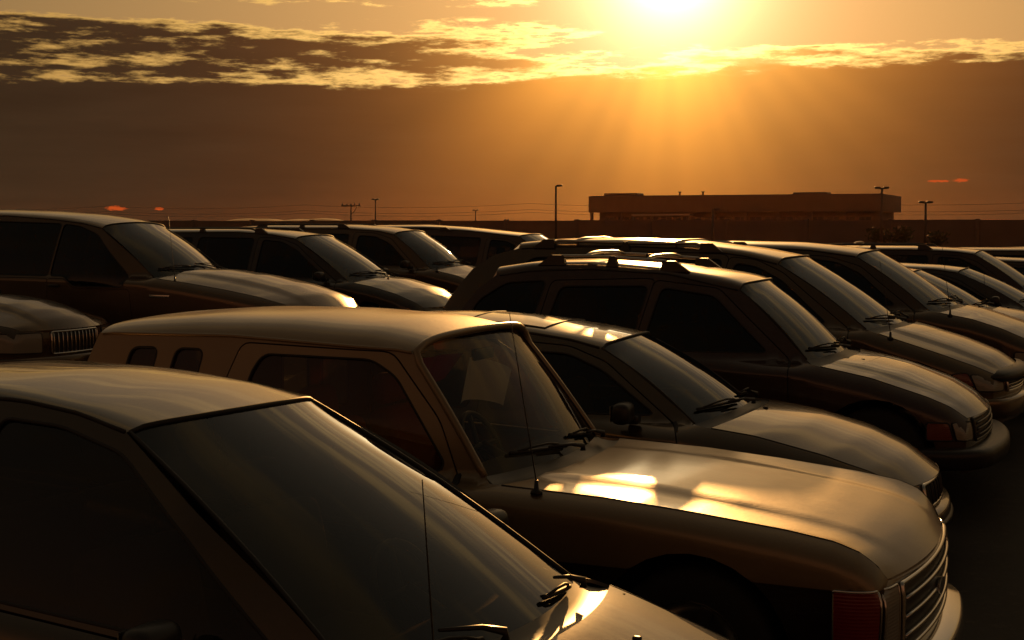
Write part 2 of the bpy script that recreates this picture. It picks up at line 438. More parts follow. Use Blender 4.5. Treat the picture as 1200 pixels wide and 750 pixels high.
# ------------------------------------------------------------------ the car builder
class Car:
    """x runs forwards from the top of the windshield, z up from the ground; near side = -y"""
    def __init__(s, d):
        D = dict(W=.87, bow_t=.06, bow_b=.13, bow_f=.10, ntap=.12, nlen=.4, ttap=.10, tlen=.35, crown=.06, sm=.06, roof_sm=.16, bulge=None, step=.075, p_bulge=.025,
                 wheel_r=.33, zbot=.30, glass=GLASS_DARK, ws_glass=GLASS_WS, wipers=True, detail=True, lean_k=1.0, round_n=14, edge_share=.45, hood_n=2.0, rexp=2.2, wiper_v=(.035, .10), ws_frame=None)
        D.update(d); s.__dict__.update(D)
        s.topP = Prof(s.belt+s.sh, s.sm); s.roofP = Prof(s.roof, s.roof_sm); s.dripP = Prof(s.drip, s.sm)
        s.hoodP = Prof(s.hood, .08); s.tail_x = min(p[0] for p in s.rear)
        s.yb0 = s.wb+.018
        s.k = (s.ybin(0)-s.wt-.015)/(s.zt-s.topP(0))
    def ybin(s, x): return lerp(s.W-.055, s.yb0, sst(x, s.dx-.75, s.dx)) if x < s.dx else s.yb0
    def Whw(s, x):
        w = s.W
        a = (x-(s.xn-s.nlen))/s.nlen
        if a > 0: w -= s.ntap*a**2.2
        b = ((s.tail_x+s.tlen)-x)/s.tlen
        if b > 0: w -= s.ttap*b**2.2
        return w
    def inset(s, x, d):
        """how far the flank turns in, d below the shoulder"""
        sb = lerp(max(.02, s.Whw(x)-s.ybin(x)), .11, sst(x, s.dx-.12, s.dx+.12))
        r = 0.0; h = lerp(.10, .13, sst(x, s.dx-.12, s.dx+.12))
        if d < h: r = sb*((h-max(d, -.03))/h)**s.rexp
        return r
    def sideY(s, x, z):
        tp = s.topP(x)
        if z <= tp or x > s.dx+.01:
            y = s.Whw(x)-s.inset(x, tp-z)
            if z < .66: y -= .05*((.66-z)/.36)**2
            if s.__dict__.get('crease') and z < s.crease: y -= .012*sst(s.crease-z, 0, .012)
            return y
        h = z-tp
        return s.ybin(x)-s.k*h*(.85+.15*h/(s.zt-s.topP(0)))-max(0, s.W-s.Whw(x))*.6
    def side(s, x, z): return (x, -s.sideY(x, z), z)
    def pillar(s, v):
        """side edge of the windshield, v=0 base, 1 top"""
        x, z = s.dx*(1-v), lerp(s.zb, s.zt, v)
        l = math.hypot(s.dx, s.zt-s.zb); b = s.p_bulge*math.sin(math.pi*v)
        return x+b*(s.zt-s.zb)/l, z+b*s.dx/l
    def cross(s, x, t):
        """roof height at station x, t=-1..1 across"""
        zd = s.dripP(x); zc = max(s.roofP(x), zd+.01); h = zc-zd; t = abs(t)
        return zd+h*((1-s.edge_share)*(1-t*t)+s.edge_share*(1-t**s.round_n))
    def hood_edge_x(s, y): return s.xn+s.bow_f*(1-min(1, (y/(s.W-s.ntap-.11))**2))
    def wsx(s, y): return s.dx+s.bow_b*(1-(y/s.wb)**2)
    def plan(s):
        """front path at bumper height: list of (x,y,nx,ny), from near flank round to the far flank"""
        if hasattr(s, '_plan'): return s._plan
        p = []
        for i in range(41):
            x = s.xn-.8+.8*i/40; p.append((x, -s.Whw(x)))
        yf = s.Whw(s.xn)
        for i in range(1, 41):
            y = -yf+yf*i/40; p.append((s.xn+s.bow_f*(1-(y/yf)**2), y))
        p = np.array(p); dd = np.r_[0, np.cumsum(np.linalg.norm(np.diff(p, axis=0), axis=1))]
        u0 = dd[40]; t = np.gradient(p, axis=0); t /= np.linalg.norm(t, axis=1)[:, None]
        n = np.stack([t[:, 1], -t[:, 0]], 1)
        for _ in range(6): n[1:-1] = (n[:-2]+n[1:-1]*2+n[2:])/4
        n /= np.linalg.norm(n, axis=1)[:, None]
        s._plan = (dd-u0, p, n); s.ucen = dd[-1]-u0
        return s._plan
    def front(s, u, z, off=0.0):
        """point on the front corner surface: u measured from the corner, negative along the flank"""
        U, p, n = s.plan()
        far = False
        if u > s.ucen: u = 2*s.ucen-u; far = True
        x, y = np.interp(u, U, p[:, 0]), np.interp(u, U, p[:, 1]); nx, ny = np.interp(u, U, n[:, 0]), np.interp(u, U, n[:, 1])
        tp = s.topP(min(x, s.xn)); d = tp-z
        ins = s.inset(min(x, s.xn), d)*(1-sst(u, -.02, .10)*.75)
        if z < .66: ins += .05*((.66-z)/.36)**2*(1-sst(u, -.05, .15))
        o = off-ins
        return (x+nx*o, (-1 if far else 1)*(y+ny*o), z)

    def build(s):
        root = empty(s.name, (s.pos[0], s.pos[1], gz(*s.pos)+getattr(s, 'dz', 0)), s.heading)
        tag(root, s.label, s.cat, 'cars parked in the lot')
        s.root = root; P = s.paint; st = s.step
        both = lambda nm, me, m, par=root, far=None: (link(nm, me, m, par), link(nm, mirrored(me), far or m, par))
        # ---- flanks
        out = [(s.xn, s.zbot), (s.xn, s.topP(s.xn))]
        x = s.xn-.025
        while x > s.dx+.03: out.append((x, s.topP(x))); x -= .025
        for i in range(11): out.append(s.pillar(i/10))
        xr = s.rear[0][0]; n = 14
        for i in range(1, n): out.append((lerp(0, xr, i/n), s.dripP(lerp(0, xr, i/n))))
        out += [tuple(p) for p in s.rear]
        outl = out
        ext = []
        rows = (.007, .015, .024, .034, .046, .060, .076, .095, .12, .15) if s.step < .1 else (.012, .03, .05, .075, .105, .14)
        for q, dq in enumerate(rows):
            ext += [(x, s.topP(x)-dq) for x in np.arange(s.tail_x+.02+.015*(q % 2), s.xn-.004, .03 if s.step < .1 else .05)]
            if q == 0: ext += [(x, .64) for x in np.arange(s.tail_x+.02, s.xn-.01, .06)]
        if getattr(s, 'crease', None): ext += [(x, s.crease+o) for o in (.001, -.013) for x in np.arange(s.tail_x+.02, s.xn-.01, .04)]
        holes = []
        for xw in s.wheels: holes.append([(xw+(s.wheel_r+.07)*math.cos(a), s.wheel_r+(s.wheel_r+.07)*math.sin(a)) for a in np.linspace(0, 2*math.pi, 28, endpoint=False)])
        doors = [fillet(d, .05, 3) for d in s.doors]
        wins = [fillet(w, getattr(s, 'win_r', .06)) for w in s.windows]
        dwin = {}
        for wi, w in enumerate(wins):
            c = np.mean(w, 0)[None]
            for di, dd in enumerate(doors):
                if inpoly(c, dd)[0]: dwin.setdefault(di, []).append(wi)
        fixed = [wi for wi in range(len(wins)) if not any(wi in l for l in dwin.values())]
        me = patch_mesh('side_panel', outl, holes+[inset_poly(d, -.0035) for d in doors]+[wins[i] for i in fixed], s.side, (0, -1, 0), st, extra=ext)
        for o in both('side_panel', me, P): o.shadow_terminator_geometry_offset = .4; o.shadow_terminator_shading_offset = .15
        for di, dd in enumerate(doors):
            me = patch_mesh('door', inset_poly(dd, .0035), [wins[i] for i in dwin.get(di, [])], s.side, (0, -1, 0), st, flange=.03, extra=ext)
            a, b = both('door', me, P)
            q = MB().tube([(p[0], p[1]+.034, p[2]) for p in (s.side(u, v) for u, v in resample(dd, .08))], .022, 5, closed=True).mesh('door_seal')
            link('door_seal', q, RUBBER, a); link('door_seal', mirrored(q), RUBBER, b)
            hx = (min(p[0] for p in dd)+.12); hz = s.topP(hx)-.13
            if s.detail:
                for sd, par in ((1, a), (-1, b)):
                    h = MB(); y = -(s.sideY(hx, hz)+.012)*sd
                    h.box((hx, y, hz), (.17, .03, .035), b=.012); h.build('door_handle', PLASTIC, par)
        for wi, w in enumerate(wins):
            wd = inset_poly(w, -.012)
            me = patch_mesh('side_window', wd, [], s.side, (0, -1, 0), st*1.3, offset=-.010, flange=0)
            gl = s.glass
            a, b = both('side_window', me, gl, root, getattr(s, 'far_glass', None))
            if s.detail:
                pts = [s.side(u, v) for u, v in resample(w, .06)]
                sl_ = MB().tube([(p[0], p[1]+.003, p[2]) for p in pts], .0065, 6, closed=True).mesh('window_seal')
                link('window_seal', sl_, RUBBER, a); link('window_seal', mirrored(sl_), RUBBER, b)
        # ---- roof
        xr0 = s.rear[0][0]
        def roof(u, v):
            t = v*2-1; t = math.copysign(1-(1-abs(t))**1.7, t)
            xs = lerp(xr0, 0, u); yw = s.sideY(xs, s.dripP(xs))
            x = xs+s.bow_t*(1-t*t)*u**6 - getattr(s, 'bow_r', .06)*(1-t*t)*(1-u)**8
            return (x, t*yw, s.cross(xs, t))
        MB().grid(roof, 28, 28, flip=False).build('roof', P, root)
        for sd in (-1, 1):
            pts = []
            for i in range(25):
                xs = lerp(xr0+.03, -.01, i/24); zd = s.dripP(xs); pts.append((xs, sd*(s.sideY(xs, zd)+.001), zd+.001))
            MB().tube(pts, getattr(s, 'drip_r', .008), 6).build('roof_trim', getattr(s, 'drip_mat', RUBBER), root)
        if getattr(s, 'sunroof', None):
            x0, x1, hw = s.sunroof
            def sr(u, v):
                t = (v*2-1); xs = lerp(x0, x1, u); yw = s.sideY(xs, s.dripP(xs)); return (xs, t*hw, s.cross(xs, t*hw/yw)+.004)
            sp_ = MB().grid(sr, 6, 8).build('sunroof', P, root)
            per = [sr(0, j/8) for j in range(9)]+[sr(i/6, 1) for i in range(1, 7)]+[sr(1, 1-j/8) for j in range(1, 9)]+[sr(1-i/6, 0) for i in range(1, 6)]
            MB().tube([(p[0], p[1], p[2]-.001) for p in per], .006, 6, closed=True).build('sunroof_seal', RUBBER, sp_)
        # ---- windshield
        def ws(u, v):
            t = u*2-1; px, pz = s.pillar(v); yw = lerp(s.wb, s.wt, v)
            bow = lerp(s.bow_b, s.bow_t, v)*(1-t*t)
            z = pz + lerp(s.wsrise(), s.cross(0, 0)-s.dripP(0), v)*((1-t*t) if v < .999 else (s.cross(0, t)-s.dripP(0))/max(1e-6, s.cross(0, 0)-s.dripP(0)))
            return (px+bow, t*yw, z-.004)
        wm = MB().grid(ws, 20, 12, flip=False)
        wso = wm.build('windshield', s.ws_glass, root)
        s.ws = ws
        per = [ws(i/20, 1) for i in range(21)]+[ws(1, 1-j/12) for j in range(1, 13)]
        per2 = [ws(0, 0)]+[ws(0, j/12) for j in range(1, 13)]+per[1:]
        MB().tube([(p[0], p[1], p[2]+.003) for p in per2], .0095, 7).build('weatherstrip', RUBBER, wso)
        if s.ws_frame:
            fp = []
            for u, v in [(0, j/12) for j in range(13)]+[(i/20, 1) for i in range(1, 21)]+[(1, 1-j/12) for j in range(1, 13)]:
                p = ws(u, v); fp.append((p[0]+(.012 if v > .99 else 0), p[1]*1.016, p[2]+(.016 if v > .99 else .0)))
            MB().tube(fp, .019, 8).build('windshield_frame', P, root)
        # ---- cowl and hood
        gapx = .11
        ye = lambda x: s.Whw(min(x, s.xn))-.114
        def cowl(u, v):
            t = u*2-1; a = Vector(ws(u, 0)); x1 = s.dx+gapx+s.bow_b*(1-t*t); y1 = t*ye(s.dx+.1)
            b = Vector((x1, y1, lerp(s.topP(s.dx+gapx), s.hoodP(s.dx+gapx+s.bow_b), 1-t*t)-.008))
            p = a.lerp(b, v); p.z -= .012*math.sin(math.pi*v); return p
        MB().grid(cowl, 16, 4).build('cowl', PLASTIC, root)
        yf = s.Whw(s.xn)-.117
        xc0, xc1 = s.dx+gapx+s.bow_b+.004, s.xn+s.bow_f
        def hood(u, v):
            t = v*2-1; xa = s.dx+gapx+.004+s.bow_b*(1-t*t); xb = s.xn+s.bow_f*(1-t*t)-.004
            x = lerp(xa, xb, u); xe = min(lerp(s.dx+gapx+.004, s.xn, u), s.xn); y = t*ye(xe)
            zc = s.hoodP(lerp(xc0, xc1, u)); ze = s.topP(xe)
            z = lerp(ze, zc, 1-abs(t)**s.hood_n)+.003
            if s.bulge:
                w0, h0 = s.bulge; z += h0*(1-sst(abs(t), w0-.05, w0+.05))*(1-u**6)
            return (x, y, z)
        hm = MB().grid(hood, 64, 32)
        nu, nv = 64, 32
        ring = [i*(nv+1) for i in range(nu+1)]+[nu*(nv+1)+j for j in range(1, nv+1)]+[(nu-i)*(nv+1)+nv for i in range(1, nu+1)]+[nv-j for j in range(1, nv)]
        vs = [hm.v[i] for i in ring]; k = len(vs)
        hm.add(vs+[(p[0], p[1], p[2]-.025) for p in vs], [(i, (i+1) % k, k+(i+1) % k, k+i) for i in range(k)], True)
        ho = hm.build('hood', getattr(s, 'hood_paint', P), root)
        eu = [i/48 for i in range(49)]
        for v in (0, 1):
            pts = []
            for u in eu:
                p = hood(u, v); pts.append((p[0], p[1]+(-.0025 if v == 0 else .0025), p[2]-.0025))
            MB().tube(pts, .0042, 6).build('hood_seam', RUBBER, ho)
        # ---- fascia
        ztop = s.topP(s.xn)
        def fas(u, v): return s.front(lerp(0, 2*s.ucen, u), lerp(s.zbot-.02, ztop, v))
        s.plan(); MB().grid(fas, 28, 12).build('front_panel', P, root)
        # ---- rear closing panels: ruled between the two flanks, split where the rear outline says
        segs = s.rear_parts
        for nm, i0, i1 in segs:
            pts = s.rear[i0:i1+1]; m = MB()
            dl = np.r_[0, np.cumsum([math.dist(pts[i], pts[i+1]) for i in range(len(pts)-1)])]
            def rr(u, v):
                q = v*dl[-1]; x = np.interp(q, dl, [p[0] for p in pts]); z = np.interp(q, dl, [p[1] for p in pts])
                t = u*2-1; y = s.sideY(x, z); b = getattr(s, 'bow_r', .06)*(1-t*t); zz = z
                if nm == 'trunk_lid': zz += .03*(1-t*t); b = 0
                if i0 == 0 and v == 0: zz = s.cross(x, t)
                return (x-b, t*y, zz)
            m.grid(rr, 14, 10); m.build(nm, {'rear_window': GLASS_DARK}.get(nm, P), root)
        # ---- chassis, wheels, bumper
        MB().box(((s.xn+s.tail_x)/2, 0, .30), (s.xn-s.tail_x-.5, 2*s.W-.62, .20), b=.03).build('chassis', DARKTRIM, root)
        fl = MB().box(((s.dx+s.tail_x)/2-.05, 0, .46), (s.dx-s.tail_x-.4, 2*s.W-.25, .06)); fl.build('cabin_floor', DARKTRIM, root)
        bh = MB().box((s.dx+.18, 0, .58), (.03, 2*s.W-.30, .55)); bh.build('bulkhead', DARKTRIM, root)
        r = s.wheel_r
        for xw in s.wheels:
            for sd in (-1, 1):
                c = (xw, sd*(s.W-.13), r)
                w = MB().lathe([(r*.62, -.10), (r*.9, -.105), (r*.98, -.085), (r, -.05), (r, .05), (r*.98, .085), (r*.9, .105), (r*.62, .10), (r*.62, -.10)], c).build('wheel', TYRE, root)
                rm = MB(); rm.lathe([(0, sd*.07), (.05, sd*.075), (.07, sd*.055), (r*.5, sd*.04), (r*.58, sd*.085), (r*.62, sd*.09), (r*.62, -sd*.06)], c)
                for q in range(5):
                    a = q*2*math.pi/5; rm.box((c[0]+math.cos(a)*r*.33, c[1]+sd*.066, c[2]+math.sin(a)*r*.33), (r*.46, .03, .05), Matrix.Rotation(-a, 3, 'Y'))
                rm.build('rim', STEEL, w)
        s.bumpers(); s.lights(); s.grilles()
        if s.detail or s.wipers: s.wiper_set()
        s.interior(); s.mirrors(); s.extras()
        return root
    def wsrise(s): return max(0.0, s.hoodP(s.dx+.11+s.bow_b)-s.topP(s.dx+.11))*.9
    def bumpers(s):
        z0, z1, pr, mat = getattr(s, 'bumper', (.36, .56, .07, s.paint))
        back = getattr(s, 'bump_back', .45)
        def bp(u, v):
            uu = lerp(-back, 2*s.ucen+back, u)
            k = sst(uu, -back, -back+.12)*sst(2*s.ucen-uu, -back, -back+.12)
            prof = [(-.03, z0), (pr*.7, z0), (pr*.95, z0+.02), (pr, lerp(z0, z1, .35)), (pr, lerp(z0, z1, .62)), (pr*.97, z1-.025), (pr*.8, z1-.004), (-.03, z1)]
            i = min(7, int(round(v*7))); o, z = prof[i]
            return s.front(uu, z, lerp(-.01, o, k) if o > 0 else o)
        MB().grid(bp, 64, 7).build('bumper', mat, s.root)
        zr0, zr1 = z0+.02, z1+.02
        b = MB(); yw = s.sideY(s.tail_x+.05, .5)-.01
        b.box((s.tail_x-.045, 0, (zr0+zr1)/2), (.12, 2*yw, zr1-zr0), b=.035); b.build('rear_bumper', mat, s.root)
        if getattr(s, 'bump_strip', None):
            zz, mat2 = s.bump_strip
            def q(u, v):
                uu = lerp(-back+.06, 2*s.ucen+back-.06, u); o = [(pr-.004), pr+.012, pr+.014, pr-.004][min(3, int(round(v*3)))]
                return s.front(uu, zz+[-.02, -.012, .012, .02][min(3, int(round(v*3)))], o)
            MB().grid(q, 64, 3).build('bumper_strip', mat2, s.root)
    def lights(s):
        for nm, poly, mat in s.lamps:
            pl = fillet(poly, getattr(s, 'lamp_r', .03), 4)
            for far in (0, 1):
                f = (lambda u, z: s.front(u, z)) if not far else (lambda u, z: s.front(2*s.ucen-u, z))
                me = patch_mesh(nm, pl, [], f, (.6, -.8 if not far else .8, 0), .035, offset=.007, flange=.02)
                o = link(nm, me, mat, s.root)
                if s.detail:
                    pts = []
                    for u, z in resample(pl, .03):
                        p = np.array(f(u, z)); q = np.array((lambda uu: s.front(uu, z, .006))(u if not far else 2*s.ucen-u)); pts.append(q)
                    MB().tube(pts, .006, 6, closed=True).build('lamp_trim', getattr(s, 'lamp_trim', RUBBER), o)
    def grilles(s):
        g = getattr(s, 'grille', None)
        if not g: return
        u0, z0, z1, kind, n, fmat = g
        u1 = 2*s.ucen-u0
        pl = fillet([(u0, z0), (u1, z0), (u1, z1), (u0, z1)], getattr(s, 'grille_r', .03), 4)
        me = patch_mesh('grille', pl, [], lambda u, z: s.front(u, z), (1, 0, 0), .05, offset=.004, flange=.01)
        o = link('grille', me, PLASTIC, s.root)
        MB().tube([s.front(u, z, .010) for u, z in resample(pl, .04)], .012, 6, closed=True).build('grille_frame', fmat, o)
        for i in range(n):
            b = MB()
            if kind == 'h':
                z = lerp(z0, z1, (i+.8)/(n+.6)); b.tube([s.front(lerp(u0+.02, u1-.02, k/16), z, .014) for k in range(17)], .010, 6)
            else:
                u = lerp(u0, u1, (i+.5)/n); b.tube([s.front(u, lerp(z0+.01, z1-.01, k/4), .012) for k in range(5)], .007, 6)
            b.build('grille_bar', getattr(s, 'bar_mat', fmat), o)
        if getattr(s, 'badge', False):
            zb = (z0+z1)/2; p = Vector(s.front(s.ucen, zb, .03))
            vs = [p]+[p+Vector((-.012*0, .085*math.cos(a), .034*math.sin(a))) for a in np.linspace(0, 2*math.pi, 20, endpoint=False)]
            vs2 = [v-Vector((.03, 0, 0)) for v in vs[1:]]
            m = MB().add(vs, [(0, 1+i, 1+(i+1) % 20) for i in range(20)], False)
            m.add(vs[1:]+vs2, [(i, (i+1) % 20, 20+(i+1) % 20, 20+i) for i in range(20)], False)
            m.build('badge', CHROME, o)
    def wiper_set(s):
        if not s.wipers: return
        for t0, t1 in getattr(s, 'wiper_t', ((.42, -.62), (-.30, -.93))) if False else getattr(s, 'wiper_t', ((-.05, -.78), (.74, .02))):
            # pivot near the cowl, arm lying along the bottom of the glass
            wo = MB()
            def on(t, v, h): p = s.ws((t+1)/2, v); return (p[0]+h*.55, p[1], p[2]+h*.85)
            piv = Vector(s.ws((t0+1)/2, 0))+Vector((.055, 0, .012))
            tip = on(t1, .085, .035); mid = on(lerp(t0, t1, .55), .05, .045)
            wo.tube([piv, Vector(piv)+Vector((0, 0, .025)), on(lerp(t0, t1, .12), .02, .045), mid], [.016, .014, .009, .006], 6)
            w = wo.build('wiper', PLASTIC, s.root)
            bl = MB(); k = [on(lerp(t0, t1, q), lerp(s.wiper_v[0], s.wiper_v[1], q), .016) for q in np.linspace(.12, 1.08, 9)]
            bl.tube(k, .009, 6); bl.tube([on(lerp(t0, t1, q), lerp(s.wiper_v[0], s.wiper_v[1], q), h) for q, h in ((.2, .02), (.36, .04), (.55, .05), (.75, .042), (.98, .02))], .006, 6)
            bl.build('wiper_blade', RUBBER, w)
    def interior(s):
        W = s.W
        # dashboard
        def dash(u, v):
            t = u*2-1; a = Vector(s.ws(.5+t*.46, .03)); prof = [(0.0, -.03), (-.12, 0.0), (-.28, .005), (-.40, -.03), (-.44, -.12), (-.40, -.38)]
            i = v*5; k = min(4, int(i)); f = i-k; o = (lerp(prof[k][0], prof[k+1][0], f), lerp(prof[k][1], prof[k+1][1], f))
            return (s.dx+.02+s.bow_b*.8*(1-t*t)+o[0], t*(s.wb-.03), s.zb-.02+o[1])
        MB().grid(dash, 14, 10).build('dashboard', DARKTRIM, s.root)
        sw = MB(); c = Vector((s.dx-.52, .36, s.zb-.04)); rot = Matrix.Rotation(R(62), 3, 'Y')
        sw.tube([c+rot @ Vector((.185*math.cos(a), .185*math.sin(a), 0)) for a in np.linspace(0, 2*math.pi, 24, endpoint=False)], .016, 8, closed=True)
        sw.tube([c+rot @ Vector((-.17, 0, 0)), c+rot @ Vector((0, 0, -.03)), c+rot @ Vector((.17, 0, 0))], .016, 6)
        sw.tube([c+rot @ Vector((0, -.17, 0)), c+rot @ Vector((0, .17, 0))], .016, 6)
        sw.tube([c, c+Vector((.3, 0, -.14))], .03, 8)
        sw.build('steering_wheel', PLASTIC, s.root)
        sm = getattr(s, 'seat_mat', GREYCLOTH); xs = getattr(s, 'seat_x', s.dx-1.05)
        hb = min(s.topP(xs)+.16, s.zt-.32)
        for y in (-.36, .36):
            b = MB().box((xs+.22, y, .58), (.50, .50, .18), b=.06).build('seat', sm, s.root)
            k = MB().box((xs-.06, y, (.60+hb)/2), (.17, .48, hb-.56), Matrix.Rotation(R(-14), 3, 'Y'), b=.06); k.build('seat_back', sm, b)
            h = MB().box((xs-.19, y, hb+.10), (.10, .26, .17), Matrix.Rotation(R(-10), 3, 'Y'), b=.045); h.build('headrest', sm, b)
        if s.tail_x < -1.6 and not getattr(s, 'no_bench', False):
            b = MB().box((xs-.72, 0, .58), (.46, 1.2, .18), b=.06).build('rear_seat', sm, s.root)
            MB().box((xs-1.0, 0, (.60+hb)/2), (.17, 1.2, hb-.6), Matrix.Rotation(R(-12), 3, 'Y'), b=.06).build('seat_back', sm, b)
        # mirror inside the windshield
        p = Vector(s.ws(.5, .86)); MB().box(p+Vector((-.06, 0, -.03)), (.03, .22, .06), b=.012).build('rear_view_mirror', PLASTIC, s.root)
    def mirrors(s):
        if getattr(s, 'mirror', True) is False: return
        mx = getattr(s, 'mirror_x', s.dx-.30)
        for sd in (-1, 1):
            z = s.topP(mx)+.07; y = s.sideY(mx, z-.09)
            m = MB(); m.box((mx-.02, sd*(y+.13), z), (.11, .18, .125), b=.04); m.box((mx+.01, sd*(y+.02), z-.05), (.08, .08, .05), b=.015)
            o = m.build('side_mirror', getattr(s, 'mirror_mat', PLASTIC), s.root)
            MB().box((mx-.077, sd*(y+.13), z), (.004, .15, .095)).build('mirror_glass', CHROME, o)
    def extras(s):
        for e in getattr(s, 'antennas', []):
            x, y, h, lx = e          # base, height, lean
            z = s.topP(x)-.01 if abs(y) > s.Whw(x)-.2 else s.hoodP(x)
            z = max(z, 0)
            a = MB(); a.lathe([(.0, .0), (.028, .0), (.026, .012), (.012, .02), (.009, .06), (0, .062)], (x, y, z), 'z', 10)
            a.tube([(x+lx*t, y, z+.05+h*t) for t in (0, .25, .5, .75, 1)], [.0036, .003, .0026, .0022, .0018], 5)
            a.build('antenna', PLASTIC, s.root)
        for (t, u) in getattr(s, 'nozzles', []):
            x = lerp(s.dx+.13+s.bow_b*(1-t*t), s.xn, u); y = t*s.W*.8; z = s.hoodP(x)-.0
            MB().box((x, y, z+.004), (.03, .022, .016), b=.006).build('washer_nozzle', PLASTIC, s.root)
        rk = getattr(s, 'rack', None)
        if rk:
            x0, x1, yo, h, mat, cross = rk
            ro = None
            for sd in (-1, 1):
                pts = []; zz = lambda x: s.cross(x, yo/ s.sideY(x, s.dripP(x)))
                for i in range(21):
                    q = i/20; x = lerp(x0, x1, q); e = min(q, 1-q); k = sst(e, 0, .10); pts.append((x, sd*yo, zz(x)+.004+h*k))
                m = MB().tube(pts, .014, 8); r_ = m.build('roof_rail', mat, s.root)
                for x in (x0+.02, (x0+x1)/2, x1-.02):
                    f = MB(); z = zz(x)-.01; e = .115 if x != (x0+x1)/2 else .05; hh = h+.026; sk = .05*(1 if x < (x0+x1)/2 else -1)*(1 if e > .1 else 0)
                    f.add([(x+q*e*(1-.55*tz)+sk*tz, sd*yo+w*(.026-.008*tz), z+hh*tz) for tz in (0, .6, 1) for q, w in ((-1, -1), (1, -1), (1, 1), (-1, 1))],
                          [(k*4+i, k*4+(i+1) % 4, k*4+4+(i+1) % 4, k*4+4+i) for k in (0, 1) for i in range(4)]+[(8, 9, 10, 11)], False); f.build('rail_foot', PLASTIC, r_)
            for x in cross:
                m = MB(); pts = []
                for i in range(13):
                    t = -1+2*i/12; y = t*yo; pts.append((x, y, s.cross(x, y/s.sideY(x, s.dripP(x)))*0+zz(x)+h+.004+.03*(1-t**4)))
                m.tube(pts, .013, 6); m.build('crossbar', STEEL, s.root)
        if getattr(s, 'deflector', False):
            def df(u, v):
                uu = lerp(.02, 2*s.ucen-.02, u); zt_ = s.topP(s.xn); a = v*math.pi
                p = s.front(uu, zt_-.02, .02); pr = [(.0, -.055), (.045, -.05), (.065, -.01), (.05, .03), (.0, .055), (-.05, .065)]
                i = v*5; k = min(4, int(i)); f = i-k; n = Vector((1, 0, 0))
                w = 1-abs(u*2-1)**8
                return (p[0]+lerp(pr[k][0], pr[k+1][0], f)*w, p[1], p[2]+lerp(pr[k][1], pr[k+1][1], f)*w+.0)
            MB().grid(df, 40, 10).build('bug_deflector', PLASTIC, s.root)
        f = getattr(s, 'more', None)
        if f: f(s)

# ------------------------------------------------------------------ car specifications
def rear_suv(xt, zt, lean=.12, xb=None):
    xb = xb if xb is not None else xt-lean-.06
    return [(xt, zt), (xt-lean*.5, zt-.26), (xt-lean, zt-.52), (xb, .86), (xb-.01, .62), (xb+.03, .32)]
SUV_PARTS = [('tailgate_glass', 0, 2), ('tailgate', 2, 4), ('rear_panel', 4, 5)]
SUV_PARTS = [('rear_window', 0, 2), ('tailgate', 2, 4), ('rear_panel', 4, 5)]
def rear_sedan(xt, zt, deck, dx=.55, trunk=.75):
    return [(xt, zt), (xt-dx, deck), (xt-dx-trunk, deck-.03), (xt-dx-trunk-.06, .62), (xt-dx-trunk, .32)]
SEDAN_PARTS = [('rear_window', 0, 1), ('trunk_lid', 1, 2), ('rear_panel', 2, 4)]

CARS = []
def car(**k): CARS.append(k)
RA = math.radians
SILVER1 = paint('champagne_silver_paint', (.085, .064, .042), .6, .19, .8, .10, .015)
WHITE2 = paint('dusty_cream_paint', (.28, .195, .105), .40, .33, .8, .6, .10, grain=.10, low_tone=(.70, (.022, .012, .008)))
SILVER3 = paint('silver_paint', (.155, .118, .080), .7, .20, .7, .10, .02)
DARK4 = paint('dark_maroon_paint', (.06, .03, .02), .4, .30, 1.0, .15, .03)
BEIGE5 = paint('beige_paint', (.155, .105, .062), .7, .22, .7, .16, .03)
GREY6 = paint('grey_paint', (.12, .082, .054), .75, .22, .7, .16, .03)
TANPK = paint('pale_truck_paint', (.17, .115, .072), .6, .24, .7, .18, .04)
BLACK9 = paint('black_paint', (.03, .022, .018), .2, .3, 1.0, .2, .04)
BROWN = paint('brown_paint', (.10, .06, .04), .5, .33, 1.0, .2, .04)

def win_band(x0, x1, z0, front, drip, pillar_gap=.10): return None

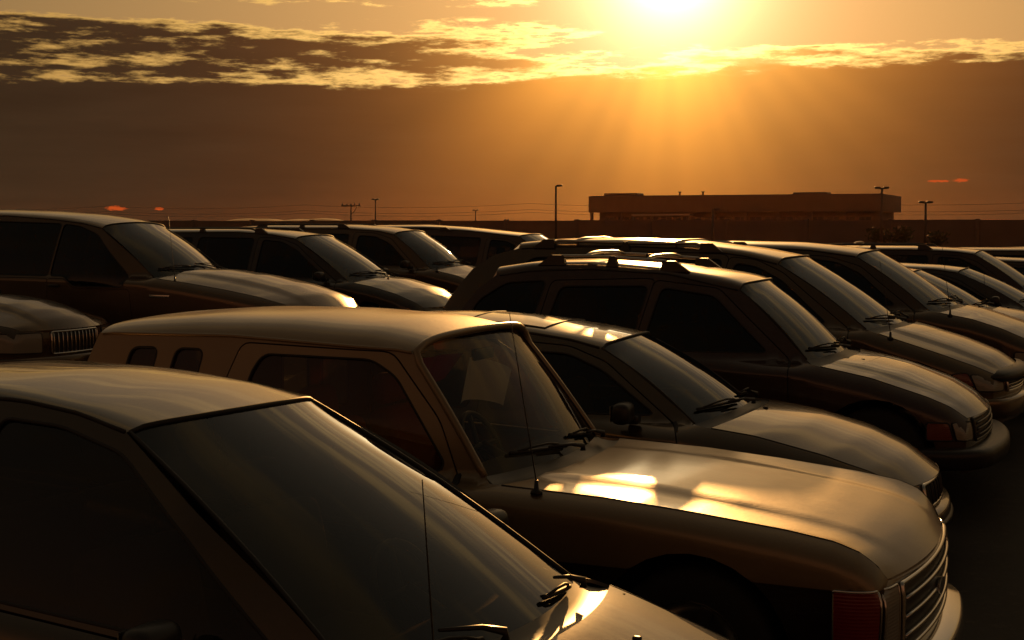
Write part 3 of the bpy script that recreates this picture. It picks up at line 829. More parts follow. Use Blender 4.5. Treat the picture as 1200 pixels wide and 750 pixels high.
# car 1 -- nearest silver sedan
car(name='silver_sedan', label='nearest silver sedan at the bottom left with golden streaked windshield', cat='car',
    pos=(-2.93, 4.29), heading=RA(-7.2), paint=SILVER1, W=.86, wt=.485, zt=1.505, dx=1.05, zb=.895, wb=.67, bow_t=.10, bow_b=.16, bow_f=.16,
    roof=[(-2.4, 1.44), (-1.9, 1.56), (-1.2, 1.635), (-.7, 1.635), (-.3, 1.595), (0, 1.54)],
    drip=[(-2.4, 1.37), (-1.9, 1.49), (-1.2, 1.575), (-.53, 1.575), (-.24, 1.55), (0, 1.505)],
    belt=[(-3.2, 1.0), (-1.0, .97), (1.05, .895)], sh=[(1.3, .83), (1.6, .74), (1.9, .65), (2.12, .56)], xn=2.12, ntap=.16, nlen=.5,
    hood=[(1.2, .905), (1.36, .868), (1.6, .795), (1.9, .70), (2.15, .61), (2.28, .56)],
    rear=rear_sedan(-2.0, 1.50, 1.0, .7, .55), rear_parts=SEDAN_PARTS, wheels=(1.42, -1.5), wheel_r=.31,
    doors=[[(-.62, .38), (-.62, .955), (.93, .905), (.98, .38)], [(-1.65, .60), (-1.62, .965), (-.62, .955), (-.62, .38), (-1.45, .38)]],
    windows=[[(-.60, .975), (-.60, 1.515), (-.3, 1.505), (.02, 1.44), (.40, 1.22), (.80, .935)], [(-1.55, 1.0), (-1.48, 1.31), (-1.3, 1.43), (-.64, 1.51), (-.64, .975)]],
    glass=GLASS_SIDE, lamps=[('headlight', [(-.28, .47), (-.22, .56), (.10, .55), (.34, .52), (.36, .44), (-.1, .43)], LENS)], bumper=(.30, .47, .06, SILVER1),
    grille=(.45, .45, .54, 'h', 3, CHROME), antennas=[(1.38, -.735, .66, -.05)], nozzles=[(.42, .22), (-.42, .22)], seat_mat=GREYCLOTH, mirror_x=.55, step=.06,
    wiper_t=((-.25, -.78), (.80, .40)), wiper_v=(.0, .03))

def c2_more(s):
    # sun visor in magenta cloth, a pale shirt hung behind the far seat
    m = MB(); m.grid(lambda u, v: (.00-.10*v-.05*u+.02*math.sin(u*9), lerp(-.56, -.02, u), 1.52-(.05+.15*(1-u*.5))*v-.02*u), 10, 6)
    m.build('sun_visor', PURPLE, s.root)
    m = MB(); m.grid(lambda u, v: (-.06-.04*math.sin(u*5)-.05*v, lerp(.08, .52, u), lerp(1.46-.10*u, 1.22-.06*u, v)+.03*math.sin(u*3)), 10, 8)
    m.build('hanging_shirt', PALECLOTH, s.root)
# car 2 -- boxy cream SUV
car(name='boxy_suv', label='boxy cream two-door SUV with square quarter windows and sunlit dusty hood', cat='suv',
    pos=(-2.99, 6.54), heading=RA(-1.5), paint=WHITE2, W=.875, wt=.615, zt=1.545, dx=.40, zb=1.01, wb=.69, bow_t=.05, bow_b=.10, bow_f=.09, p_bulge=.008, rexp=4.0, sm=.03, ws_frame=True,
    roof=[(-1.95, 1.62), (-1.75, 1.665), (-1.3, 1.70), (-.77, 1.705), (-.26, 1.68), (0, 1.615)], edge_share=.6, round_n=9,
    drip=[(-1.95, 1.57), (-1.75, 1.59), (-1.0, 1.60), (-.03, 1.56), (0, 1.545)],
    belt=[(-2.3, 1.0), (.40, .99)], sh=[(1.0, .97), (1.4, .94), (1.8, .90), (2.0, .87), (2.1, .835), (2.17, .775), (2.20, .72)], xn=2.20, ntap=.06, nlen=.16,
    hood=[(.6, .978), (.9, .976), (1.2, .960), (1.53, .925), (1.85, .882), (2.05, .846), (2.18, .80), (2.26, .745), (2.29, .72)], bulge=(.62, .014), hood_n=4.0,
    rear=[(-1.83, 1.59), (-1.90, 1.42), (-1.98, 1.02), (-2.0, .8), (-1.98, .32)], rear_parts=[('rear_window', 0, 2), ('tailgate', 2, 4)], bow_r=.04,
    wheels=(1.42, -1.18), wheel_r=.36, crease=.70,
    doors=[[(-1.07, .40), (-1.06, 1.0), (-1.0, 1.38), (-.93, 1.572), (-.10, 1.553), (.16, 1.25), (.32, .90), (.34, .40)]],
    windows=[[(-.90, 1.03), (-.86, 1.42), (-.80, 1.52), (-.20, 1.515), (-.07, 1.44), (.20, 1.06), (.19, 1.02)],
             [(-1.68, 1.08), (-1.60, 1.525), (-1.43, 1.53), (-1.50, 1.08)], [(-1.40, 1.08), (-1.32, 1.53), (-1.15, 1.53), (-1.22, 1.08)]], win_r=.05,
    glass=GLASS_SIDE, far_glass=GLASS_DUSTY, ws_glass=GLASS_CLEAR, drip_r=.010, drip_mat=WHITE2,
    lamps=[('turn_signal', [(-.20, .42), (-.20, .70), (-.01, .70), (-.01, .42)], REDLENS), ('headlight', [(.02, .42), (.02, .695), (.17, .695), (.17, .42)], LENS)], lamp_trim=CHROME, lamp_r=.012,
    bumper=(.20, .36, .10, CHROME), grille=(.20, .41, .69, 'h', 3, CHROME), grille_r=.01, badge=True,
    antennas=[(.70, -.80, .74, -.13)], seat_mat=REDCLOTH, seat_x=-.50, more=c2_more, mirror=False, step=.06, nozzles=[],
    wiper_t=((.18, -.62), (.86, .30)))

# car 3 -- low silver sedan
car(name='low_sedan', label='low silver sedan with sunroof parked just beyond the boxy cream SUV', cat='car',
    pos=(-2.92, 8.79), heading=RA(1.8), paint=SILVER3, W=.87, wt=.53, zt=1.325, dx=.63, zb=.91, wb=.70, bow_t=.08, bow_b=.16, bow_f=.13,
    roof=[(-1.9, 1.42), (-1.52, 1.485), (-1.14, 1.50), (-.68, 1.48), (-.2, 1.415), (0, 1.375)],
    drip=[(-1.9, 1.34), (-1.5, 1.405), (-1.0, 1.425), (-.5, 1.405), (-.2, 1.37), (0, 1.325)],
    belt=[(-3.0, .95), (.63, .91)], sh=[(1.0, .865), (1.4, .775), (1.65, .69), (1.84, .585)], xn=1.84, ntap=.16, nlen=.5,
    hood=[(.8, .955), (.93, .945), (1.25, .90), (1.56, .815), (1.8, .71), (1.97, .585)],
    rear=rear_sedan(-1.6, 1.39, .96, .65, .55), rear_parts=SEDAN_PARTS, wheels=(1.18, -1.45), wheel_r=.31,
    doors=[[(-.72, .38), (-.72, 1.33), (-.6, 1.36), (-.2, 1.335), (.05, 1.25), (.55, .88), (.59, .72), (.55, .38)], [(-1.5, .62), (-1.42, 1.2), (-1.25, 1.32), (-.76, 1.36), (-.72, 1.33), (-.72, .38), (-1.3, .38)]],
    glass=GLASS_SIDE, windows=[[(-.66, .95), (-.66, 1.305), (-.2, 1.29), (.04, 1.20), (.40, .95)], [(-1.42, .97), (-1.36, 1.17), (-1.2, 1.27), (-.78, 1.305), (-.78, .95)]],
    lamps=[('headlight', [(-.40, .53), (-.38, .615), (-.28, .635), (-.12, .60), (-.04, .535), (-.1, .475), (-.28, .475)], LENS), ('lamp', [(-.01, .42), (-.02, .53), (.04, .565), (.12, .54), (.15, .47), (.08, .43)], LENS)], lamp_r=.05,
    bumper=(.28, .42, .07, SILVER3), bump_strip=(.33, PLASTIC), grille=(.30, .44, .575, 'v', 9, CHROME), bar_mat=PLASTIC, nozzles=[(-.15, .02)], sunroof=(-.95, -.42, .40), mirror_x=.28,
    wiper_t=((-.05, -.80), (.80, .12)))

# car 4 -- dark SUV with chrome rack
car(name='rack_suv', label='dark SUV with sun-glinting roof rack parked behind the low silver sedan', cat='suv',
    pos=(-2.60, 11.06), heading=RA(.8), paint=DARK4, W=.89, wt=.57, zt=1.53, dx=.53, zb=1.04, wb=.71, bow_t=.06, bow_b=.15, bow_f=.10, edge_share=.8, round_n=16,
    roof=[(-2.3, 1.58), (-2.1, 1.67), (-1.7, 1.735), (-1.2, 1.745), (-.59, 1.70), (-.11, 1.63), (0, 1.59)],
    drip=[(-2.3, 1.52), (-2.05, 1.60), (-1.7, 1.655), (-1.2, 1.675), (-.56, 1.645), (0, 1.53)],
    belt=[(-2.8, 1.07), (.53, 1.02)], sh=[(1.0, .93), (1.4, .81), (1.55, .745), (1.66, .66)], xn=1.66, ntap=.10, nlen=.3,
    hood=[(.7, 1.03), (.95, 1.0), (1.2, .94), (1.5, .83), (1.66, .74), (1.76, .66)], bulge=(.75, .012),
    rear=[(-1.98, 1.62), (-2.12, 1.50), (-2.26, 1.30), (-2.36, 1.05), (-2.40, .8), (-2.36, .32)], rear_parts=[('rear_window', 0, 3), ('tailgate', 3, 5)],
    wheels=(1.05, -1.55), wheel_r=.36,
    doors=[[(-.78, .40), (-.78, 1.0), (-.66, 1.60), (-.15, 1.545), (.42, 1.03), (.46, .40)], [(-1.45, .40), (-1.62, .9), (-1.50, 1.585), (-.72, 1.61), (-.66, 1.60), (-.78, 1.0), (-.78, .40)]],
    windows=[[(-.70, 1.08), (-.60, 1.545), (-.18, 1.49), (.26, 1.08)], [(-1.53, 1.10), (-1.42, 1.54), (-.70, 1.555), (-.78, 1.09)], [(-2.22, 1.12), (-2.10, 1.42), (-1.88, 1.565), (-1.54, 1.585), (-1.64, 1.11)]],
    lamps=[('turn_signal', [(-.28, .52), (-.28, .645), (-.13, .645), (-.09, .52)], AMBER), ('headlight', [(-.07, .52), (-.11, .645), (.14, .64), (.14, .51)], LENS)], lamp_r=.02,
    bumper=(.32, .47, .15, PLASTIC), grille=(.18, .50, .65, 'h', 3, PLASTIC), rack=(-1.55, -.50, .50, .055, STEEL, (-1.25, -.75)), nozzles=[(-.4, .1)], mirror=False,
    wiper_t=((-.05, -.80), (.78, .10)))

# car 5 -- large beige SUV
car(name='large_suv', label='large beige SUV with roof rack and black bug deflector on its hood', cat='suv',
    pos=(-2.79, 13.38), heading=RA(-2.1), paint=BEIGE5, W=.92, wt=.585, zt=1.60, dx=.83, zb=1.05, wb=.77, bow_t=.08, bow_b=.16, bow_f=.14, edge_share=.75, round_n=16,
    roof=[(-2.9, 1.72), (-2.7, 1.78), (-2.3, 1.82), (-1.6, 1.83), (-1.0, 1.81), (-.35, 1.735), (0, 1.665)],
    drip=[(-2.9, 1.66), (-2.6, 1.72), (-2.2, 1.745), (-1.4, 1.75), (-.8, 1.73), (-.3, 1.67), (0, 1.60)],
    belt=[(-3.4, 1.12), (.83, 1.05)], sh=[(1.2, .94), (1.5, .85), (1.75, .76), (1.9, .69)], xn=1.90, ntap=.14, nlen=.45,
    hood=[(1.0, 1.06), (1.2, 1.02), (1.55, .92), (1.85, .81), (2.04, .69)], bulge=(.7, .015),
    rear=[(-2.60, 1.725), (-2.85, 1.66), (-3.05, 1.52), (-3.22, 1.28), (-3.33, 1.08), (-3.36, .8), (-3.30, .32)], rear_parts=[('rear_window', 0, 3), ('tailgate', 3, 6)],
    wheels=(1.2, -1.75), wheel_r=.37,
    doors=[[(-.55, .42), (-.55, 1.05), (-.46, 1.665), (-.2, 1.64), (.06, 1.53), (.70, 1.04), (.72, .42)], [(-1.45, .42), (-1.55, .95), (-1.45, 1.70), (-.55, 1.695), (-.46, 1.665), (-.55, 1.05), (-.55, .42)]],
    windows=[[(-.48, 1.11), (-.40, 1.61), (-.2, 1.58), (.06, 1.46), (.50, 1.09)], [(-1.47, 1.13), (-1.38, 1.64), (-.52, 1.64), (-.56, 1.12)], [(-2.75, 1.16), (-2.62, 1.50), (-2.42, 1.64), (-1.52, 1.655), (-1.58, 1.14)]],
    lamps=[('turn_signal', [(-.34, .60), (-.36, .70), (-.22, .715), (-.16, .60)], AMBER), ('headlight', [(-.14, .56), (-.20, .70), (.20, .67), (.20, .55)], LENS)],
    bumper=(.32, .50, .08, BEIGE5), grille=(.27, .54, .68, 'h', 4, CHROME), deflector=True, rack=(-2.35, -.62, .54, .06, STEEL, (-2.0, -1.0)), antennas=[(1.05, -.82, .62, -.10)], nozzles=[], mirror=False)

# car 6 -- grey minivan
car(name='grey_minivan', label='grey minivan with smooth roof between the beige SUV and the far cars', cat='minivan',
    pos=(-2.48, 15.75), heading=RA(-3.0), paint=GREY6, W=.90, wt=.57, zt=1.555, dx=.78, zb=1.02, wb=.75, bow_t=.08, bow_b=.16, bow_f=.14,
    roof=[(-2.9, 1.62), (-2.0, 1.70), (-1.5, 1.71), (-.73, 1.70), (-.25, 1.655), (0, 1.615)],
    drip=[(-2.9, 1.55), (-2.0, 1.63), (-1.2, 1.645), (-.5, 1.62), (0, 1.555)],
    belt=[(-3.4, 1.06), (.78, 1.02)], sh=[(1.2, .95), (1.5, .86), (1.75, .75), (1.9, .66)], xn=1.90, ntap=.15, nlen=.45,
    hood=[(.94, 1.06), (1.2, 1.01), (1.63, .87), (1.9, .74), (2.04, .66)], rear=rear_suv(-2.85, 1.57, .22), rear_parts=SUV_PARTS, wheels=(1.2, -1.75),
    doors=[[(-.6, .42), (-.6, 1.57), (-.3, 1.56), (.06, 1.46), (.66, 1.0), (.68, .42)]],
    windows=[[(-.52, 1.08), (-.52, 1.54), (-.2, 1.50), (.06, 1.39), (.46, 1.06)], [(-1.6, 1.09), (-1.6, 1.57), (-.66, 1.56), (-.66, 1.08)], [(-2.75, 1.10), (-2.66, 1.51), (-1.7, 1.57), (-1.7, 1.09)]],
    lamps=[('headlight', [(-.30, .52), (-.3, .64), (.2, .62), (.24, .52)], LENS)], antennas=[(1.0, -.80, .72, -.10)], nozzles=[(.3, .1)], mirror=False, step=.09)

# left row -- pickup
def pk_more(s):
    # short nameplate low on the fender, too small to read in the photo
    y = -(s.sideY(1.12, 1.02)+.004)
    MB().box((1.12, y, 1.03), (.30, .012, .035), b=.004).build('nameplate', CHROME, s.root)
car(name='pickup_truck', label='tall pale pickup truck at the left with dipped window sill and antenna', cat='pickup',
    pos=(-11.87, 15.29), heading=RA(-.2), paint=TANPK, W=.98, wt=.65, zt=1.86, dx=.90, zb=1.25, wb=.79, bow_t=.07, bow_b=.16, bow_f=.16,
    roof=[(-2.6, 2.10), (-2.0, 2.11), (-1.2, 2.08), (-.6, 2.04), (-.2, 1.98), (0, 1.935)],
    drip=[(-2.6, 2.02), (-1.6, 2.02), (-.8, 1.97), (-.3, 1.92), (0, 1.86)],
    belt=[(-3.0, 1.29), (.90, 1.25)], sh=[(1.4, 1.20), (2.0, 1.12), (2.5, 1.04), (2.8, .96), (2.92, .86)], xn=2.92, ntap=.14, nlen=.4,
    hood=[(1.2, 1.32), (1.49, 1.31), (2.0, 1.25), (2.5, 1.15), (2.85, 1.04), (3.08, .86)], bulge=(.62, .02),
    rear=rear_suv(-2.45, 2.02, .12, -2.62), rear_parts=SUV_PARTS, wheels=(2.1, -1.9), wheel_r=.39, zbot=.42,
    doors=[[(-.62, .55), (-.62, 1.225), (-.36, 1.225), (-.2, 1.105), (.66, 1.105), (.72, .55)], [(-1.65, .55), (-1.65, 1.23), (-.62, 1.225), (-.62, .55)]],
    windows=[[(-.61, 1.25), (-.61, 1.915), (-.34, 1.885), (-.02, 1.78), (.57, 1.27), (.58, 1.13), (-.2, 1.13), (-.38, 1.25)], [(-2.3, 1.26), (-2.3, 1.965), (-.64, 1.92), (-.64, 1.25)]],
    lamps=[('headlight', [(-.15, .74), (-.15, .86), (.2, .84), (.2, .72)], LENS)], bumper=(.5, .66, .1, CHROME), antennas=[(1.25, -.84, .75, -.08)], more=pk_more, mirror=False, nozzles=[(.0, .15)], step=.09)
# left row -- black SUV
car(name='black_suv', label='black SUV with black roof rails parked just beyond the pale pickup', cat='suv',
    pos=(-10.71, 17.93), heading=RA(1.0), paint=BLACK9, W=.90, wt=.56, zt=1.63, dx=.93, zb=1.05, wb=.745, bow_t=.07, bow_b=.16, bow_f=.12,
    roof=[(-3.1, 1.74), (-2.4, 1.78), (-1.0, 1.78), (-.4, 1.74), (0, 1.685)], drip=[(-3.1, 1.67), (-2.4, 1.71), (-1.0, 1.72), (-.4, 1.69), (0, 1.63)],
    belt=[(-3.4, 1.08), (.93, 1.05)], sh=[(1.3, .99), (1.7, .89), (1.95, .78), (2.05, .70)], xn=2.05, hood=[(1.15, 1.10), (1.4, 1.06), (1.78, .95), (2.0, .84), (2.17, .70)],
    rear=rear_suv(-3.05, 1.68, .16), rear_parts=SUV_PARTS, wheels=(1.3, -1.75), wheel_r=.36,
    doors=[[(-.6, .42), (-.6, 1.65), (-.25, 1.64), (.06, 1.55), (.8, 1.03), (.82, .42)]],
    windows=[[(-.52, 1.10), (-.52, 1.62), (-.2, 1.59), (.08, 1.48), (.62, 1.09)], [(-1.6, 1.11), (-1.6, 1.65), (-.66, 1.64), (-.66, 1.10)], [(-2.9, 1.12), (-2.85, 1.62), (-1.7, 1.65), (-1.7, 1.11)]],
    lamps=[('headlight', [(-.2, .56), (-.2, .68), (.2, .66), (.2, .55)], LENS)], rack=(-2.6, -.55, .52, .05, PLASTIC, ()), nozzles=[(-.3, .1)], step=.09)
# left row -- pale minivan
car(name='pale_minivan', label='pale minivan in the left row standing between the two dark SUVs', cat='minivan',
    pos=(-10.57, 20.67), heading=RA(1.2), paint=TANPK, W=.90, wt=.585, zt=1.67, dx=.70, zb=1.14, wb=.72, bow_t=.07, bow_b=.16, bow_f=.12,
    roof=[(-3.0, 1.80), (-2.4, 1.83), (-.94, 1.83), (-.3, 1.785), (0, 1.735)], drip=[(-3.0, 1.73), (-2.4, 1.76), (-.9, 1.76), (-.3, 1.73), (0, 1.67)],
    belt=[(-3.4, 1.16), (.70, 1.14)], sh=[(1.2, 1.04), (1.5, .92), (1.7, .78)], xn=1.70, hood=[(.95, 1.18), (1.2, 1.10), (1.5, .98), (1.82, .78)],
    rear=rear_suv(-2.95, 1.74, .16), rear_parts=SUV_PARTS, wheels=(1.0, -1.75), wheel_r=.35,
    doors=[[(-.7, .42), (-.7, 1.71), (-.35, 1.70), (-.02, 1.61), (.52, 1.12), (.55, .42)]],
    windows=[[(-.62, 1.19), (-.62, 1.66), (-.3, 1.64), (-.02, 1.53), (.38, 1.18)], [(-1.7, 1.2), (-1.7, 1.69), (-.78, 1.68), (-.78, 1.19)], [(-2.8, 1.2), (-2.75, 1.67), (-1.8, 1.69), (-1.8, 1.2)]],
    lamps=[('headlight', [(-.2, .56), (-.2, .7), (.2, .68), (.2, .55)], LENS)], rack=(-2.5, -.9, .52, .04, PLASTIC, ()), antennas=[(.85, -.80, .6, -.05)], nozzles=[], step=.10)
# left row -- far dark SUV
car(name='dark_suv', label='farthest dark SUV of the left row with low black roof rails', cat='suv',
    pos=(-9.55, 23.4), heading=0, paint=BROWN, W=.92, wt=.58, zt=1.62, dx=.80, zb=1.08, wb=.75,
    roof=[(-3.1, 1.82), (-2.0, 1.83), (-1.2, 1.78), (-.4, 1.70), (0, 1.665)], drip=[(-3.1, 1.75), (-2.0, 1.76), (-1.0, 1.72), (-.4, 1.66), (0, 1.62)],
    belt=[(-3.4, 1.1), (.80, 1.08)], sh=[(1.2, 1.0), (1.6, .88), (1.9, .74)], xn=1.9, hood=[(1.0, 1.13), (1.4, 1.05), (1.8, .86), (2.0, .74)],
    rear=rear_suv(-3.0, 1.75, .16), rear_parts=SUV_PARTS, wheels=(1.2, -1.75), wheel_r=.36,
    doors=[[(-.6, .42), (-.6, 1.60), (-.25, 1.58), (.06, 1.5), (.68, 1.05), (.7, .42)]],
    windows=[[(-.52, 1.14), (-.52, 1.57), (-.2, 1.54), (.08, 1.42), (.5, 1.12)], [(-2.8, 1.14), (-2.7, 1.68), (-.70, 1.60), (-.70, 1.12)]],
    lamps=[('headlight', [(-.2, .56), (-.2, .7), (.2, .68), (.2, .55)], LENS)], rack=(-2.6, -1.4, .54, .04, PLASTIC, ()), nozzles=[], step=.11)
# left row -- nose between pickup and boxy SUV
car(name='vertical_grille_car', label='sedan nose with vertical bar grille poking in at the left edge below the pickup', cat='car',
    pos=(-13.20, 12.75), heading=RA(-1.0), paint=GREY6, W=.93, wt=.56, zt=1.50, dx=.70, zb=1.06, wb=.74, bow_f=.16,
    roof=[(-1.9, 1.52), (-1.0, 1.60), (-.4, 1.58), (0, 1.55)], drip=[(-1.9, 1.46), (-1.0, 1.54), (-.4, 1.53), (0, 1.50)],
    belt=[(-3.2, 1.05), (.70, 1.06)], sh=[(1.2, 1.02), (1.7, .96), (2.1, .90), (2.3, .86), (2.36, .82)], xn=2.36, ntap=.12, nlen=.3,
    hood=[(.95, 1.15), (1.5, 1.14), (1.9, 1.09), (2.2, 1.01), (2.40, .92), (2.52, .82)], bulge=(.55, .03),
    rear=rear_sedan(-1.7, 1.48, 1.06, .6, .7), rear_parts=SEDAN_PARTS, wheels=(1.55, -1.5), wheel_r=.33,
    doors=[[(-.7, .4), (-.7, 1.46), (-.1, 1.44), (.55, 1.03), (.6, .4)]], windows=[[(-.62, 1.1), (-.62, 1.42), (-.14, 1.39), (.34, 1.1)], [(-1.6, 1.12), (-1.5, 1.36), (-.76, 1.42), (-.76, 1.1)]],
    lamps=[('headlight', [(-.22, .60), (-.24, .80), (.10, .80), (.34, .80), (.34, .58)], LENS)], bumper=(.34, .54, .08, GREY6), grille=(.46, .56, .80, 'v', 12, CHROME), nozzles=[], step=.09)
# right row -- far cars
SED = dict(W=.87, wt=.54, zt=1.34, dx=.75, zb=.92, wb=.71, bow_t=.08, bow_b=.15, bow_f=.12,
    roof=[(-1.9, 1.36), (-1.4, 1.44), (-.9, 1.46), (-.3, 1.435), (0, 1.395)], drip=[(-1.9, 1.29), (-1.4, 1.375), (-.9, 1.395), (-.3, 1.38), (0, 1.34)],
    belt=[(-3.1, .96), (.75, .92)], sh=[(1.2, .86), (1.6, .75), (1.9, .62)], xn=1.9, ntap=.15, nlen=.45, hood=[(.95, .965), (1.3, .91), (1.7, .79), (2.02, .62)],
    rear=rear_sedan(-1.55, 1.36, .97, .65, .6), rear_parts=SEDAN_PARTS, wheels=(1.2, -1.45), wheel_r=.31,
    doors=[[(-.7, .38), (-.7, 1.345), (-.2, 1.32), (.05, 1.24), (.63, .89), (.66, .38)]],
    windows=[[(-.63, .96), (-.63, 1.31), (-.2, 1.285), (.04, 1.2), (.48, .96)], [(-1.45, .98), (-1.38, 1.18), (-1.2, 1.28), (-.76, 1.315), (-.76, .96)]],
    lamps=[('headlight', [(-.25, .5), (-.25, .6), (.15, .58), (.2, .48)], LENS)], nozzles=[(.3, .1)], step=.11)
def sed(**k): d = dict(SED); d.update(k); car(**d)
sed(name='small_sedan', label='small pale sedan half hidden behind the grey minivan windshield', cat='car', pos=(-2.30, 18.1), heading=RA(-1), paint=BEIGE5, antennas=[(.95, -.76, .65, -.06)])
sed(name='dark_sedan', label='dark sedan with a gold-edged roof behind the small pale sedan', cat='car', pos=(-1.95, 20.5), heading=RA(-1), paint=BLACK9, dx=.85, wt=.53)
FS = dict(W=.90, wt=.58, zt=1.60, dx=.75, zb=1.08, wb=.74, bow_f=.12, roof=[(-3.0, 1.68), (-2.0, 1.72), (-.9, 1.72), (-.3, 1.69), (0, 1.655)], drip=[(-3.0, 1.62), (-2.0, 1.655), (-.9, 1.66), (-.3, 1.64), (0, 1.60)],
    belt=[(-3.4, 1.1), (.75, 1.08)], sh=[(1.2, 1.0), (1.6, .88), (1.8, .74)], xn=1.8, hood=[(.95, 1.12), (1.3, 1.05), (1.7, .9), (1.92, .74)], rear=rear_suv(-2.9, 1.63, .16), rear_parts=SUV_PARTS, wheels=(1.15, -1.7), wheel_r=.36,
    doors=[[(-.6, .42), (-.6, 1.60), (-.2, 1.58), (.06, 1.49), (.64, 1.05), (.66, .42)]],
    windows=[[(-.52, 1.13), (-.52, 1.57), (-.2, 1.54), (.06, 1.42), (.46, 1.12)], [(-1.5, 1.14), (-1.5, 1.59), (-.66, 1.58), (-.66, 1.13)], [(-2.7, 1.15), (-2.62, 1.55), (-1.6, 1.59), (-1.6, 1.14)]],
    lamps=[('headlight', [(-.2, .56), (-.2, .7), (.2, .68), (.2, .55)], LENS)], nozzles=[], step=.12)
def fs(**k): d = dict(FS); d.update(k); car(**d)
fs(name='maroon_suv', label='dark maroon SUV with side window wall of black glass near the right edge', cat='suv', pos=(-1.95, 22.9), heading=0, paint=DARK4, rack=(-2.3, -.7, .5, .05, PLASTIC, (-1.8,)))
sed(name='far_sedan', label='dark sedan at the right edge with curved bright roof line behind the maroon SUV', cat='car', pos=(-1.05, 25.5), heading=0, paint=GREY6, dz=.12)
fs(name='far_suv', label='far grey SUV at the right edge showing only its pale roof', cat='suv', pos=(-.65, 28.0), heading=0, paint=BEIGE5)
fs(name='last_suv', label='last dark SUV of the row at the right edge with boxy raised roof', cat='suv', pos=(.55, 30.5), heading=0, paint=BROWN)
for k in CARS: Car(k).build()

# ------------------------------------------------------------------ ground
def build_ground():
    m, t, b = principled('asphalt', (.05, .047, .043), .85, spec=.15)
    co = t.node('ShaderNodeTexCoord')
    n1 = t.noise(co.outputs['Object'], .35, 6, .6); n2 = t.noise(co.outputs['Object'], 9, 6, .7); n3 = t.noise(co.outputs['Object'], 140, 3, .7)
    c = t.mix(t.step(n1, .35, .7), (.040, .036, .032, 1), (.066, .058, .050, 1)); c = t.mix(t.step(n2, .5, .75), c, (.085, .072, .058, 1)); c = t.mix(t.math('MULTIPLY', t.step(n3, .55, .8), .6), c, (.12, .105, .09, 1))
    t.l.new(c, b.inputs['Base Color']); t.l.new(t.math('MULTIPLY_ADD', n2, .3, .62), b.inputs['Roughness'])
    bp = t.node('ShaderNodeBump'); bp.inputs['Strength'].default_value = .5; bp.inputs['Distance'].default_value = .006
    t.l.new(t.math('ADD', n3, t.math('MULTIPLY', n2, 1.5)), bp.inputs['Height']); t.l.new(bp.outputs[0], b.inputs['Normal'])
    def ax(dense, far): 
        return sorted(set([round(v, 3) for v in dense]+far+[-f for f in far]))
    xs = ax(np.arange(-40, 41, 1.0), [55, 80, 120, 200, 400, 900, 2000, 4000]); ys = ax(np.arange(-20, 61, 1.0), [80, 120, 200, 400, 900, 2000, 4000])
    mb = MB(); nx, ny = len(xs), len(ys)
    vs = [(x, y, gz(x, y)) for x in xs for y in ys]; fs_ = [(i*ny+j, (i+1)*ny+j, (i+1)*ny+j+1, i*ny+j+1) for i in range(nx-1) for j in range(ny-1)]
    mb.add(vs, fs_, True); o = mb.build('ground', m); tag(o, kind='structure', label='dark asphalt of the parking lot, gently sloping')
build_ground()

# ------------------------------------------------------------------ building, wall, hills
CONC = principled('dull_concrete', (.26, .22, .19), .85)
def conc():
    m, t, b = CONC; co = t.node('ShaderNodeTexCoord'); n = t.noise(co.outputs['Object'], .5, 6, .6)
    t.l.new(t.mix(n, (.15, .12, .10, 1), (.23, .185, .155, 1)), b.inputs['Base Color'])
conc(); CONC = CONC[0]
ROOFM = principled('dark_metal_roofing', (.12, .10, .09), .6)[0]
DARKGL = principled('dark_window_glass', (.03, .03, .03), .08, 0, .5)[0]
def build_building():
    r = empty('office_building', (-63.9, 262, 0)); tag(r, 'long low flat-roofed building on the horizon under the sun', 'building')
    L, Dp = 53.4, 24
    MB().box((0, 0, 5.9), (L, Dp, 3.0), b=.06).build('roof_band', CONC, r)
    MB().box((0, .8, 2.2), (L-2.2, Dp-4.5, 4.38)).build('wall', CONC, r)
    MB().box((0, 0, 7.44), (L-.6, Dp-.6, .08)).build('roof', ROOFM, r)
    for x, w, h in ((-21.8, 6.5, .55), (13.6, 6.0, .42)): MB().box((x, -6, 7.48+h/2), (w, 4, h), b=.04).build('roof_unit', ROOFM, r)
    for x in (-10.6, -6.2): MB().lathe([(0, .75), (.35, .75), (.35, .62), (.18, .6), (.18, 0), (0, 0)], (x, -7, 7.48), 'z', 10).build('roof_vent', ROOFM, r)
    for i in range(10):
        x = -L/2+.5+(L-1.0)*i/9; MB().box((x, -Dp/2+.5, 2.2), (.5, .5, 4.39)).build('column', CONC, r)
    for i in range(18):
        x = -L/2+3.2+(L-6.4)*i/17
        f = MB().box((x, -Dp/2+2.98, 2.3), (2.3, .16, 2.6)).build('window', ROOFM, r)
        for sx in (-.55, .55): MB().box((x+sx, -Dp/2+2.88, 2.3), (.98, .06, 2.4)).build('pane', DARKGL, f)
    MB().box((-12, -Dp/2-1.2, 3.9), (11, 2.6, .25), b=.03).build('entrance_canopy', STEEL, r)
    for x in (-17.2, -6.8): MB().tube([(x, -Dp/2-2.2, 0), (x, -Dp/2-2.2, 3.8)], .12, 8).build('canopy_post', STEEL, r)
build_building()
def build_wall():
    r = empty('long_wall', (0, 140, 0)); tag(r, 'long dark boundary wall along the far edge of the lot', 'wall')
    for i in range(31):
        x = -200+i*8; 
        if i == 0: h = 2.62
        MB().box((x, 0, 1.30+.03*math.sin(i*1.7)), (7.96, .35, 2.62)).build('panel', CONC, r)
        MB().box((x-4, -.05, 1.35), (.4, .6, 2.75), b=.03).build('pillar', CONC, r)
build_wall()
